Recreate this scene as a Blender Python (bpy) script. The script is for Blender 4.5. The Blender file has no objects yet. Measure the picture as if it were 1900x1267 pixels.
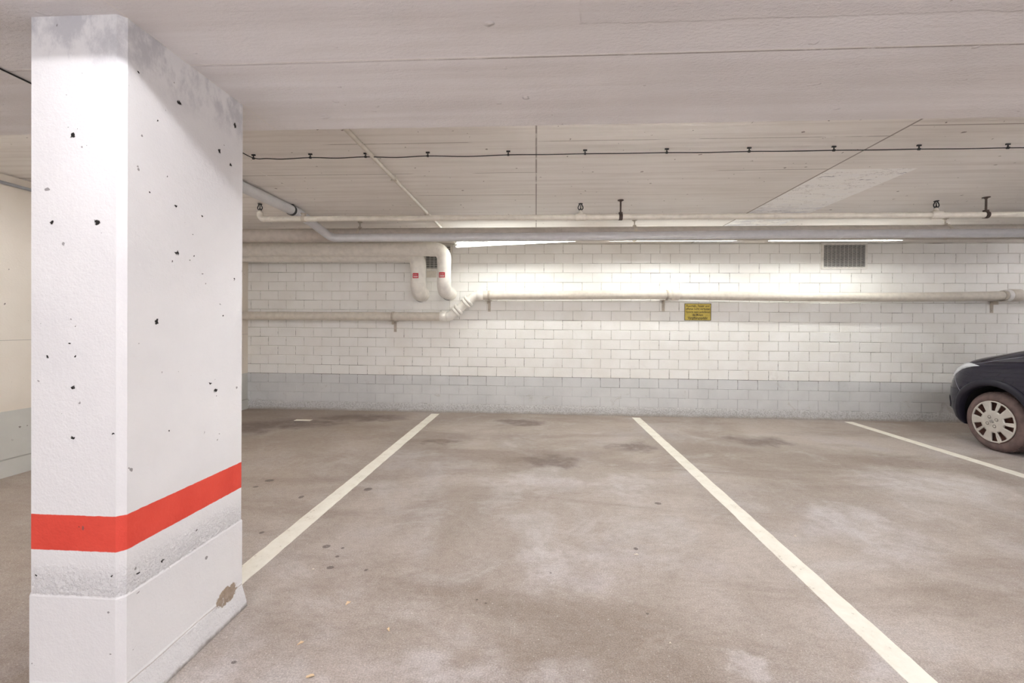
import bpy, bmesh, math, random
from mathutils import Vector, Matrix
from mathutils.bvhtree import BVHTree

SC = bpy.context.scene
COL = SC.collection
rnd = random.Random(7)
PI = math.pi

# ------------------------------------------------------------------ materials
class NT:
    def __init__(s, name):
        s.m = bpy.data.materials.new(name); s.m.use_nodes = True
        s.t = s.m.node_tree; s.t.nodes.clear()
        s.out = s.t.nodes.new('ShaderNodeOutputMaterial')
        s.b = s.t.nodes.new('ShaderNodeBsdfPrincipled')
        s.t.links.new(s.b.outputs[0], s.out.inputs[0])
        s.tc = s.t.nodes.new('ShaderNodeTexCoord')
        s.co = s.tc.outputs['Object']
    def n(s, kind, **kw):
        nd = s.t.nodes.new(kind)
        for k, v in kw.items(): setattr(nd, k, v)
        return nd
    def put(s, sock, v):
        if hasattr(v, 'is_output'): s.t.links.new(v, sock)
        elif v is not None: sock.default_value = v
    def math(s, op, a, b=None, c=None, clamp=False):
        nd = s.n('ShaderNodeMath', operation=op); nd.use_clamp = clamp
        s.put(nd.inputs[0], a); s.put(nd.inputs[1], b)
        if c is not None: s.put(nd.inputs[2], c)
        return nd.outputs[0]
    def vmath(s, op, a, b=None):
        nd = s.n('ShaderNodeVectorMath', operation=op)
        s.put(nd.inputs[0], a)
        if b is not None: s.put(nd.inputs[1], b)
        return nd.outputs[1] if op in ('LENGTH', 'DISTANCE', 'DOT_PRODUCT') else nd.outputs[0]
    def noise(s, scale, detail=4, rough=.55, stretch=None, dist=0, off=(0, 0, 0)):
        v = s.co
        if stretch or off != (0, 0, 0):
            mp = s.n('ShaderNodeMapping'); s.put(mp.inputs['Vector'], v)
            mp.inputs['Scale'].default_value = stretch or (1, 1, 1)
            mp.inputs['Location'].default_value = off
            v = mp.outputs[0]
        nd = s.n('ShaderNodeTexNoise'); s.put(nd.inputs['Vector'], v)
        nd.inputs['Scale'].default_value = scale; nd.inputs['Detail'].default_value = detail
        nd.inputs['Roughness'].default_value = rough; nd.inputs['Distortion'].default_value = dist
        return nd.outputs['Fac']
    def ramp(s, fac, a, b, lo=0.0, hi=1.0):
        nd = s.n('ShaderNodeMapRange', interpolation_type='SMOOTHSTEP')
        s.put(nd.inputs[0], fac)
        nd.inputs[1].default_value = a; nd.inputs[2].default_value = b
        nd.inputs[3].default_value = lo; nd.inputs[4].default_value = hi
        return nd.outputs[0]
    def mix(s, fac, a, b, mode='MIX'):
        nd = s.n('ShaderNodeMix', data_type='RGBA', blend_type=mode)
        s.put(nd.inputs[0], fac)
        s.put(nd.inputs[6], a if hasattr(a, 'is_output') else (*a, 1))
        s.put(nd.inputs[7], b if hasattr(b, 'is_output') else (*b, 1))
        return nd.outputs[2]
    def xyz(s):
        nd = s.n('ShaderNodeSeparateXYZ'); s.put(nd.inputs[0], s.co)
        return nd.outputs
    def bump(s, h, strength=.5, dist=.01, prev=None):
        nd = s.n('ShaderNodeBump'); nd.inputs['Strength'].default_value = strength
        nd.inputs['Distance'].default_value = dist
        s.put(nd.inputs['Height'], h)
        if prev is not None: s.put(nd.inputs['Normal'], prev)
        return nd.outputs[0]
    def line(s, coord, c, w):               # 1 within w of c
        d = s.math('ABSOLUTE', s.math('SUBTRACT', coord, c))
        return s.ramp(d, w * .4, w, 1, 0)
    def spots(s, co, pts):                   # pts: (x,y,rx,ry) in the plane of co (a vector with z=0)
        acc = None
        for (x, y, rx, ry) in pts:
            d = s.vmath('SUBTRACT', co, (x, y, 0))
            d = s.vmath('MULTIPLY', d, (1 / rx, 1 / ry, 0))
            l = s.vmath('LENGTH', d)
            m = s.ramp(l, .75, 1.05, 1, 0)
            acc = m if acc is None else s.math('MAXIMUM', acc, m)
        return acc
    def done(s, col, rough=.7, normal=None, metal=0, spec=.4, coat=0):
        s.put(s.b.inputs['Base Color'], col if hasattr(col, 'is_output') else (*col, 1))
        s.put(s.b.inputs['Roughness'], rough)
        s.b.inputs['Metallic'].default_value = metal
        s.b.inputs['Specular IOR Level'].default_value = spec
        s.b.inputs['Coat Weight'].default_value = coat
        s.b.inputs['Coat Roughness'].default_value = .04
        if normal is not None: s.put(s.b.inputs['Normal'], normal)
        return s.m

def simple(name, col, rough=.5, metal=0, var=.06, scale=18, bump=0.0, spec=.4, coat=0):
    t = NT(name)
    nz = t.noise(scale, 5)
    c2 = tuple(max(0, c * (1 - var * 2)) for c in col)
    c = t.mix(t.ramp(nz, .35, .7), col, c2)
    nr = t.bump(t.noise(scale * 4, 4), bump, .003) if bump else None
    return t.done(c, rough, nr, metal, spec, coat)

WHITE = (.80, .785, .75)
def mat_wall_paint():
    t = NT('painted_block_wall'); x, y, z = t.xyz()
    n1 = t.noise(3, 6); n2 = t.noise(60, 5)
    zz = t.math('ADD', z, t.math('MULTIPLY', t.math('SUBTRACT', t.noise(14, 3), .5), .012))
    white = t.mix(t.ramp(n1, .3, .75), (.88, .873, .845), (.82, .803, .762))
    grey = t.mix(t.ramp(n1, .3, .75), (.68, .685, .68), (.60, .605, .60))
    dirt = t.mix(t.ramp(zz, .0, .16, .45, 0), grey, (.45, .42, .38))
    c = t.mix(t.ramp(zz, .487, .493), dirt, white)
    scr = t.math('MULTIPLY', t.ramp(t.noise(5, 8, .7, dist=1.2), .60, .66), t.ramp(z, .2, .7, .30, .05))
    c = t.mix(scr, c, (.36, .32, .27))
    nb = t.bump(n2, .25, .004)
    nb = t.bump(t.noise(220, 3), .12, .002, nb)
    return t.done(c, .62, nb, spec=.35)
def mat_joint():
    t = NT('painted_joint'); x, y, z = t.xyz()
    n = t.math('ADD', t.noise(2.6, 5, .6, stretch=(.55, 1, 9)), t.ramp(z, .6, 1.3, .05, 0))
    w = t.mix(t.ramp(n, .53, .66), (.60, .58, .53), (.20, .185, .165))
    g = t.mix(t.ramp(n, .5, .62), (.48, .485, .48), (.22, .22, .21))
    cj = t.mix(t.ramp(z, .492, .497), g, w)
    low = t.math('MULTIPLY', t.line(z, .49, .02), t.ramp(t.noise(1.5, 4, stretch=(1, 1, 2)), .35, .5, .3, .9))
    return t.done(t.mix(low, cj, (.13, .12, .11)), .8)
def mat_plinth():
    t = NT('roughcast_plinth'); x, y, z = t.xyz()
    n = t.noise(70, 6, .7)
    c = t.mix(t.ramp(n, .35, .6), (.46, .455, .44), (.69, .69, .685))
    c = t.mix(t.ramp(t.math('ADD', z, t.math('MULTIPLY', t.noise(8, 4), .05)), .02, .07, .75, 0), c, (.34, .29, .24))
    return t.done(c, .85, t.bump(n, .9, .012))
def mat_side_wall():
    t = NT('painted_concrete_wall'); x, y, z = t.xyz()
    n1 = t.noise(2.5, 6)
    w = t.mix(t.ramp(n1, .3, .75), (.82, .765, .68), (.77, .71, .62))
    g = t.mix(t.ramp(n1, .3, .75), (.64, .64, .60), (.57, .57, .53))
    c = t.mix(t.ramp(z, .488, .492), g, w)
    pit = t.ramp(t.noise(26, 2, .4), .74, .77)
    c = t.mix(t.math('MULTIPLY', pit, .8), c, (.16, .13, .11))
    ln = t.math('MAXIMUM', t.line(z, .131, .006), t.line(z, 1.02, .003))
    c = t.mix(t.math('MULTIPLY', ln, .6), c, (.3, .28, .25))
    return t.done(c, .7, t.bump(t.noise(80, 5), .3, .004))

def mat_soffit():
    t = NT('soffit_concrete'); x, y, z = t.xyz()
    n1 = t.noise(1.1, 5, .55, off=(3, 1, 0)); st = t.noise(5, 6, .6, stretch=(.35, 3.2, 1)); st2 = t.noise(9, 5, .6, stretch=(.15, 6, 1))
    c = t.mix(t.ramp(n1, .3, .7), (.88, .86, .87), (.81, .785, .785))
    c = t.mix(t.ramp(st, .45, .7, 0, .18), c, (.66, .62, .59))
    dark = t.math('MULTIPLY', t.line(y, 1.4145, .003), t.ramp(t.noise(9, 6, .7), .36, .48))
    vis = t.ramp(x, -.75, .1)
    c = t.mix(t.math('MULTIPLY', t.math('MULTIPLY', dark, vis), .75), c, (.30, .25, .22))
    fin = t.line(y, 1.409, .003)
    c = t.mix(t.math('MULTIPLY', fin, .7), c, (.85, .82, .77))
    jl = t.math('MULTIPLY', t.line(x, -1.19, .004), 1.0)
    c = t.mix(t.math('MULTIPLY', jl, .8), c, (.86, .83, .79))
    pit = t.ramp(t.noise(24, 2, .4), .775, .79)
    c = t.mix(t.math('MULTIPLY', pit, .55), c, (.36, .31, .28))
    band = t.noise(3.2, 4, .5, stretch=(.12, 2.6, 1), dist=.3)
    c = t.mix(t.ramp(band, .38, .68, 0, .3), c, (.60, .555, .53))
    speck = t.noise(75, 5, .65, stretch=(.7, 1.3, 1))
    nb = t.bump(band, .25, .02)
    nb = t.bump(t.math('MULTIPLY', speck, t.ramp(t.noise(1.7, 3), .35, .6, .3, 1)), .85, .007, nb)
    # roughly thrown patch of plaster with a raised edge
    ex = t.math('ADD', x, t.math('MULTIPLY', t.math('SUBTRACT', t.noise(9, 4), .5), .05))
    ey = t.math('ADD', y, t.math('MULTIPLY', t.math('SUBTRACT', t.noise(9, 4, off=(3, 0, 0)), .5), .03))
    pat = t.math('MULTIPLY', t.ramp(ex, .115, .125), t.ramp(ey, 1.262, 1.27, 1, 0))
    nb = t.bump(t.math('MULTIPLY', pat, t.math('ADD', t.math('MULTIPLY', t.noise(120, 4, .7), .8), .5)), .5, .006, nb)
    chip = t.ramp(t.noise(11, 2, .4, off=(5, 1, 0)), .73, .77)
    nb = t.bump(chip, .6, .012, nb)
    nb = t.bump(t.math('MULTIPLY', t.line(y, 1.411, .008), t.math('ADD', t.noise(60, 3), .2)), .7, .006, nb)
    return t.done(c, .75, nb)

def mat_ceiling():
    t = NT('board_marked_ceiling'); x, y, z = t.xyz()
    n1 = t.noise(.9, 5); st = t.noise(5, 7, .62, stretch=(.22, 4.5, 1)); fine = t.noise(14, 6, .65, stretch=(.12, 7, 1))
    c = t.mix(t.ramp(n1, .3, .7), (.87, .84, .81), (.79, .755, .715))
    c = t.mix(t.ramp(st, .42, .72, 0, .45), c, (.57, .52, .475))
    c = t.mix(t.ramp(fine, .5, .75, 0, .3), c, (.83, .79, .75))
    # second coat left on one board strip
    nz = t.math('MULTIPLY', t.math('SUBTRACT', t.noise(20, 3), .5), .01)
    xa = t.math('ADD', x, nz)
    strip = t.math('MULTIPLY', t.math('MULTIPLY', t.ramp(xa, 2.0, 2.006), t.ramp(xa, 2.57, 2.576, 1, 0)), t.ramp(y, 3.057, 3.063))
    wet = t.mix(t.ramp(t.noise(4, 6, .7, stretch=(.5, 2.5, 1)), .45, .62), (.98, .97, .95), (.96, .955, .95))
    crk2 = t.math('MULTIPLY', t.ramp(t.math('ABSOLUTE', t.math('SUBTRACT', t.noise(3.2, 6, .65, stretch=(.6, 1.6, 1), off=(8, 2, 0)), .5)), 0, .008, 1, 0), .7)
    wet = t.mix(t.math('MULTIPLY', t.ramp(t.noise(9, 7, .75, stretch=(.7, 2, 1)), .42, .6), t.ramp(y, 3.75, 4.25, 0, .7)), wet, (.58, .57, .62))
    wet = t.mix(crk2, wet, (.42, .38, .36))
    wet = t.mix(t.ramp(t.noise(6, 8, .75, stretch=(.7, 2, 1), off=(2, 0, 0)), .60, .66), wet, (.36, .34, .38))
    c = t.mix(strip, c, wet)
    # lime bloom at the joint
    bl = t.math('MULTIPLY', t.ramp(t.vmath('LENGTH', t.vmath('MULTIPLY', t.vmath('SUBTRACT', t.co, (-.02, 4.05, 0)), (1 / .28, 1 / .35, 0))), .3, 1, 1, 0), t.ramp(t.noise(16, 6, .7), .45, .6))
    c = t.mix(t.math('MULTIPLY', bl, .6), c, (.82, .80, .77))
    # board joints
    brk = t.ramp(t.noise(3.5, 5, .6, stretch=(.6, .6, 1)), .42, .52)
    def seg(ln, coord, a, b):
        return t.math('MULTIPLY', ln, t.math('MULTIPLY', t.ramp(coord, a - .03, a + .03), t.ramp(coord, b - .03, b + .03, 1, 0)))
    h = t.math('MULTIPLY', t.line(y, 2.30, .0045), brk)
    h = t.math('MAXIMUM', h, t.math('MULTIPLY', seg(t.line(y, 2.545, .0045), x, -1.3, 2.0), t.ramp(t.noise(2.6, 4, off=(4, 0, 0)), .4, .5)))
    h = t.math('MAXIMUM', h, seg(t.line(y, 2.42, .006), x, 2.0, 9))
    h = t.math('MAXIMUM', h, seg(t.line(y, 3.056, .005), x, -4, -.9))
    h = t.math('MAXIMUM', h, seg(t.line(y, 3.056, .005), x, -.45, -.01))
    h = t.math('MAXIMUM', h, seg(t.line(y, 3.056, .005), x, 1.25, 2.0))
    h = t.math('MAXIMUM', h, seg(t.line(y, 3.567, .006), x, -1.0, -.01))
    h = t.math('MAXIMUM', h, t.math('MULTIPLY', t.line(x, -.008, .007), t.ramp(t.noise(7, 5), .3, .45)))
    h = t.math('MAXIMUM', h, t.line(x, 1.992, .009))
    c = t.mix(t.math('MULTIPLY', h, .75), c, (.17, .135, .11))
    wl = t.math('MAXIMUM', seg(t.line(x, -1.99, .006), y, 2.95, 4.1), seg(t.line(x, 3.985, .006), y, 3.8, 4.4))
    c = t.mix(t.math('MULTIPLY', wl, .85), c, (.86, .84, .80))
    pit = t.ramp(t.noise(24, 2, .4), .735, .75)
    c = t.mix(t.math('MULTIPLY', pit, .75), c, (.15, .12, .1))
    nb = t.bump(st, .3, .012)
    nb = t.bump(fine, .35, .006, nb)
    return t.done(c, .78, nb)

def mat_floor():
    t = NT('worn_concrete_floor'); x, y, z = t.xyz()
    nA = t.noise(.75, 6, .6, dist=.6); nB = t.noise(2.3, 7, .65, dist=.9, off=(5, 2, 0)); nC = t.noise(1.3, 6, .62, stretch=(.45, 1.3, 1), off=(9, 3, 0), dist=.5)
    c = t.mix(t.ramp(nA, .32, .68), (.545, .48, .43), (.37, .31, .265))
    c = t.mix(t.ramp(nB, .46, .72, 0, .7), c, (.62, .585, .565))
    c = t.mix(t.ramp(nC, .46, .68, 0, .7), c, (.29, .225, .18))
    c = t.mix(t.ramp(t.noise(1.0, 5, .6, off=(2, 8, 0)), .52, .72, 0, .55), c, (.54, .505, .52))
    # browner towards the left bay and along the wall
    c = t.mix(t.math('MULTIPLY', t.ramp(x, -2.2, -1.0, 1, 0), .5), c, (.42, .34, .265))
    c = t.mix(t.math('MULTIPLY', t.ramp(y, 4.3, 5.4), .30), c, (.36, .29, .235))
    flat = t.vmath('MULTIPLY', t.co, (1, 1, 0))
    wob = t.n('ShaderNodeTexNoise'); t.put(wob.inputs['Vector'], t.co); wob.inputs['Scale'].default_value = 5; wob.inputs['Detail'].default_value = 5
    dco = t.vmath('ADD', flat, t.vmath('MULTIPLY', t.vmath('SUBTRACT', wob.outputs['Color'], (.5, .5, .5)), (.6, .5, 0)))
    def soft(pts):
        acc = None
        for (a, b, rx, ry) in pts:
            l = t.vmath('LENGTH', t.vmath('MULTIPLY', t.vmath('SUBTRACT', dco, (a, b, 0)), (1 / rx, 1 / ry, 0)))
            m = t.ramp(l, .35, 1.0, 1, 0)
            acc = m if acc is None else t.math('MAXIMUM', acc, m)
        return acc
    dk = soft([(-2.15, 5.25, .75, .26), (-2.75, 4.85, .65, .28), (-.2, 5.15, .4, .22), (2.25, 4.5, .42, .3), (.95, 4.2, .25, .2), (-.95, 4.2, .18, .12), (.1, 3.7, .35, .22), (-3.2, 4.6, .4, .5)])
    dk = t.math('MULTIPLY', dk, t.ramp(t.noise(5, 7, .7, off=(6, 1, 0)), .3, .55, .35, 1))
    c = t.mix(t.math('MULTIPLY', dk, .85), c, (.19, .145, .125))
    lt = soft([(.80, 1.52, .13, .10), (1.18, 1.48, .10, .12), (.62, 3.2, .28, .28), (.12, 2.1, .3, .3), (1.9, 2.6, .35, .5), (3.0, 3.4, .7, .5), (-.2, 1.3, .7, .25), (-.9, 1.25, .4, .2), (.0, 3.25, .4, .3)])
    lt = t.math('MULTIPLY', lt, t.ramp(t.noise(7, 8, .75, off=(4, 4, 0)), .38, .62, .25, 1))
    c = t.mix(t.math('MULTIPLY', lt, .5), c, (.76, .73, .735))
    rings = t.math('MULTIPLY', t.ramp(t.math('ABSOLUTE', t.math('SUBTRACT', t.noise(.9, 6, .6, dist=1.0, off=(7, 7, 0)), .5)), .0, .012, 1, 0), t.ramp(t.noise(1.5, 3, off=(1, 2, 0)), .5, .6))
    c = t.mix(t.math('MULTIPLY', rings, .13), c, (.74, .68, .62))
    drops = t.spots(t.vmath('ADD', flat, t.vmath('MULTIPLY', t.vmath('SUBTRACT', wob.outputs['Color'], (.5, .5, .5)), (.02, .02, 0))),
        [(-1.96, 3.06, .035, .03), (-1.98, 2.93, .02, .02), (-1.08, 2.17, .022, .02), (-.99, 2.16, .009, .01), (-.98, 2.08, .011, .01), (-.97, 1.98, .018, .015),
         (-.79, 1.97, .009, .009), (-1.17, 2.95, .03, .03), (-1.51, 2.29, .014, .015), (.81, 2.86, .024, .02), (-.24, 1.79, .006, .006), (-.2, 1.77, .006, .006),
         (.53, 2.26, .012, .014), (-1.56, 2.78, .018, .025), (-1.02, 1.40, .01, .008), (.46, 1.75, .006, .006), (.08, 2.01, .006, .005)])
    c = t.mix(t.math('MULTIPLY', drops, .75), c, (.10, .075, .065))
    g = t.noise(160, 4, .7)
    c = t.mix(t.ramp(g, .36, .62, 0, .6), c, t.mix(1, c, (.52, .51, .51), 'MULTIPLY'))
    c = t.mix(t.ramp(t.noise(120, 2, .5, off=(3, 3, 3)), .66, .74, 0, .6), c, (.80, .76, .72))
    c = t.mix(t.ramp(t.noise(420, 3, .7), .5, .66, 0, .32), c, (.86, .83, .80))
    nb = t.bump(t.noise(240, 4, .7), .45, .003)
    nb = t.bump(t.noise(12, 5), .15, .01, nb)
    mid = t.noise(28, 6, .7, stretch=(.8, 1.2, 1))
    c = t.mix(t.ramp(mid, .42, .68, 0, .32), c, t.mix(1, c, (.62, .58, .55), 'MULTIPLY'))
    return t.done(c, t.ramp(nB, .3, .7, .62, .8), nb, spec=.3)

def mat_line():
    t = NT('worn_line_paint')
    n = t.noise(9, 7, .7); f = t.noise(60, 5, .7)
    c = t.mix(t.ramp(n, .35, .7), (.88, .855, .77), (.80, .765, .67))
    x, y, z = t.xyz()
    c = t.mix(t.math('MULTIPLY', t.ramp(x, -1.8, .2, 1, 0), .35), c, (.52, .46, .33))
    c = t.mix(t.ramp(t.math('ADD', t.math('MULTIPLY', n, .5), t.math('MULTIPLY', f, .5)), .56, .66, 0, .75), c, (.40, .34, .27))
    return t.done(c, .7, t.bump(f, .2, .002))

FRONT_PITS = [(135, 252, 5, 6), (96, 413, 5, 4), (180, 412, 6, 6), (218, 316, 3.4, 2.2), (128, 636, 4, 2.4), (88, 662, 3.2, 3.6), (140, 661, 2.2, 2.4),
              (135, 719, 3.8, 3.6), (135, 813, 4.2, 3.4), (147, 858+120, 1.8, 1.8), (143, 239, 1.6, 1.6), (126, 235, 1.2, 1.2), (67, 1068, 3, 1.8), (207, 1068, 1.8, 1.8), (160, 270, 1.4, 1.4), (76, 600, 1.4, 1.4), (140, 606, 1.4, 1.4), (210, 805, 1.6, 1.6), (115, 768, 1.2, 1.2)]
RIGHT_PITS = [(329, 469, 5, 4), (291, 597, 4, 7), (390, 711, 3.5, 2.5), (400, 724, 5, 3.5), (293, 224, 2.4, 2.6), (436, 233, 3, 6), (407, 280, 3.4, 5), (428, 306, 3.4, 4), (326, 382, 4, 3), (375, 401, 1.8, 2.4),
              (314, 799, 1.8, 2), (231, 883, 6, 4), (333, 191, 5, 4), (257, 133, 2.6, 3), (358, 435, 1.4, 1.4), (376, 508, 1.4, 1.4), (435, 518, 2, 3), (302, 1040, 4, 2.6), (256, 1064, 4, 2.4), (365, 983, 2.6, 2), (414, 585, 1.6, 1.6), (408, 565, 1.4, 1.4), (403, 816, 2, 1.6), (277, 356, 1.6, 1.6), (310, 327, 1.6, 1.6), (320, 484, 2, 2.4), (352, 483, 1.6, 1.6), (360, 475, 1.4, 1.4)]

def mat_pillar(pf, pr):
    t = NT('pillar_paint'); x, y, z = t.xyz()
    geo = t.n('ShaderNodeNewGeometry')
    sp = t.n('ShaderNodeSeparateXYZ'); t.put(sp.inputs[0], geo.outputs['True Normal'])
    facing = t.math('GREATER_THAN', sp.outputs[0], .9); front = t.math('LESS_THAN', sp.outputs[1], -.9)
    cf = t.n('ShaderNodeCombineXYZ'); t.put(cf.inputs[0], x); t.put(cf.inputs[1], z)
    cr = t.n('ShaderNodeCombineXYZ'); t.put(cr.inputs[0], y); t.put(cr.inputs[1], z)
    wob = t.n('ShaderNodeTexNoise'); t.put(wob.inputs['Vector'], t.co); wob.inputs['Scale'].default_value = 130; wob.inputs['Detail'].default_value = 4
    wv = t.vmath('MULTIPLY', t.vmath('SUBTRACT', wob.outputs['Color'], (.5, .5, .5)), (.016, .016, 0))
    pits = t.math('MAXIMUM', t.math('MULTIPLY', t.spots(t.vmath('ADD', cf.outputs[0], wv), pf), front), t.math('MULTIPLY', t.spots(t.vmath('ADD', cr.outputs[0], wv), pr), facing))
    fine_p = t.ramp(t.noise(34, 2, .4), .765, .785)
    n1 = t.noise(2, 6)
    c = t.mix(t.ramp(n1, .3, .7), (.82, .815, .82), (.76, .755, .765))
    # bare grey smears where the last coat stopped short of the soffit
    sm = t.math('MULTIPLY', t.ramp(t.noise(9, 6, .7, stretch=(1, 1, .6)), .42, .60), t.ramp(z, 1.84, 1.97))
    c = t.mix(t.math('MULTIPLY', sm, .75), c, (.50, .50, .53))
    ze = t.math('ADD', z, t.math('MULTIPLY', t.math('SUBTRACT', t.noise(60, 3), .5), .004))
    red = t.math('MULTIPLY', t.ramp(ze, .491, .4935), t.ramp(ze, .5945, .597, 1, 0))
    rc = t.mix(t.ramp(t.noise(6, 5), .3, .7), (.80, .085, .055), (.72, .065, .042))
    c = t.mix(red, c, rc)
    # flaked corner near the floor at the far edge
    fr = t.ramp(t.vmath('LENGTH', t.vmath('MULTIPLY', t.vmath('SUBTRACT', cr.outputs[0], (1.59, .105, 0)), (1 / .12, 1 / .065, 0))), .1, 1, 1, 0)
    fl = t.ramp(t.math('MULTIPLY', fr, t.noise(30, 6, .75)), .30, .36)
    c = t.mix(t.math('MULTIPLY', fl, facing), c, t.mix(t.noise(70, 4), (.50, .40, .31), (.24, .18, .13)))
    crk = t.line(t.math('ADD', z, t.math('MULTIPLY', t.math('SUBTRACT', t.noise(7, 5), .5), .012)), .098, .003)
    c = t.mix(t.math('MULTIPLY', crk, .55), c, (.35, .29, .25))
    dirt = t.ramp(t.math('ADD', z, t.math('MULTIPLY', t.noise(30, 4), .03)), .015, .035, .8, 0)
    c = t.mix(dirt, c, (.2, .16, .13))
    c = t.mix(pits, c, (.015, .013, .012))  # shade inside the pits is put in as near-black colour
    c = t.mix(t.math('MULTIPLY', fine_p, .7), c, (.12, .1, .1))
    nb = t.bump(t.noise(45, 5, .6), .30, .006)
    nb = t.bump(t.noise(150, 4, .6), .30, .003, nb)
    honey = t.math('MULTIPLY', t.math('MULTIPLY', t.ramp(z, .358, .37), t.ramp(z, .38, .47, 1, 0)), t.ramp(t.noise(85, 4, .7), .42, .62))
    nb = t.bump(honey, .55, .012, nb)
    pl = t.math('MULTIPLY', t.ramp(z, .09, .11, 1, 0), t.noise(40, 5, .7))
    nb = t.bump(pl, .8, .016, nb)
    nb = t.bump(t.math('MULTIPLY', pits, -1), .8, .01, nb)
    return t.done(c, .6, nb, spec=.35)

def mat_emit(name, col, k):
    m = bpy.data.materials.new(name); m.use_nodes = True
    t = m.node_tree; t.nodes.clear()
    o = t.nodes.new('ShaderNodeOutputMaterial'); e = t.nodes.new('ShaderNodeEmission')
    e.inputs[0].default_value = (*col, 1); e.inputs[1].default_value = k
    t.links.new(e.outputs[0], o.inputs[0])
    return m

M = {}
M['wall'] = mat_wall_paint(); M['joint'] = mat_joint(); M['plinth'] = mat_plinth(); M['side'] = mat_side_wall()
M['soffit'] = mat_soffit(); M['ceiling'] = mat_ceiling(); M['floor'] = mat_floor(); M['line'] = mat_line()
M['pipe_white'] = simple('white_pipe_paint', (.88, .85, .79), .45, var=.05, bump=.02)
M['pipe_cream'] = simple('cream_pipe_paint', (.70, .65, .57), .5, var=.06, bump=.02)
M['pipe_dull'] = simple('dull_pipe_paint', (.52, .47, .42), .5, var=.07, bump=.02)
M['pipe_grey'] = simple('grey_plastic', (.62, .62, .63), .35, var=.03)
M['pipe_galv'] = simple('grey_conduit', (.42, .43, .45), .4, metal=.3)
M['steel'] = simple('painted_steel', (.55, .49, .41), .5, var=.12)
M['rust'] = simple('rusty_steel', (.075, .05, .04), .7, var=.2)
M['dark'] = simple('dark_iron', (.02, .02, .022), .5)
M['black'] = simple('black_plastic', (.015, .015, .016), .45)
M['red'] = simple('red_label', (.60, .035, .05), .4)
M['wprint'] = simple('white_print', (.85, .83, .8), .5)
M['vent'] = simple('vent_frame_paint', (.78, .755, .70), .5)
M['wire'] = simple('vent_wire', (.56, .55, .52), .45, metal=.3)
M['void'] = simple('vent_dark', (.085, .08, .075), .8)
M['brass'] = simple('brass_plate', (.50, .38, .07), .36, metal=.4, var=.18, scale=9)
M['ink'] = simple('sign_ink', (.03, .024, .012), .6)
M['tape'] = simple('tape', (.62, .60, .58), .5)
M['leaf'] = simple('dry_leaf', (.78, .60, .38), .7)
M['stone'] = simple('pale_chip', (.70, .64, .55), .7)
M['housing'] = simple('lamp_housing', (.78, .78, .76), .35)
M['tube_wall'] = mat_emit('tube_glow_wall', (.98, 1, .96), 12)
M['fill_tube_side'] = mat_emit('fill_glow_side', (.97, .975, 1), 34)  # glow of the added fill tube behind the pillar
M['fill_tube_far'] = mat_emit('fill_glow_far', (.97, .98, 1), 18.5)  # glow of the added fill row behind the beam
M['tube_bay'] = mat_emit('tube_glow_bay', (.985, .97, 1), 12.5)

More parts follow.
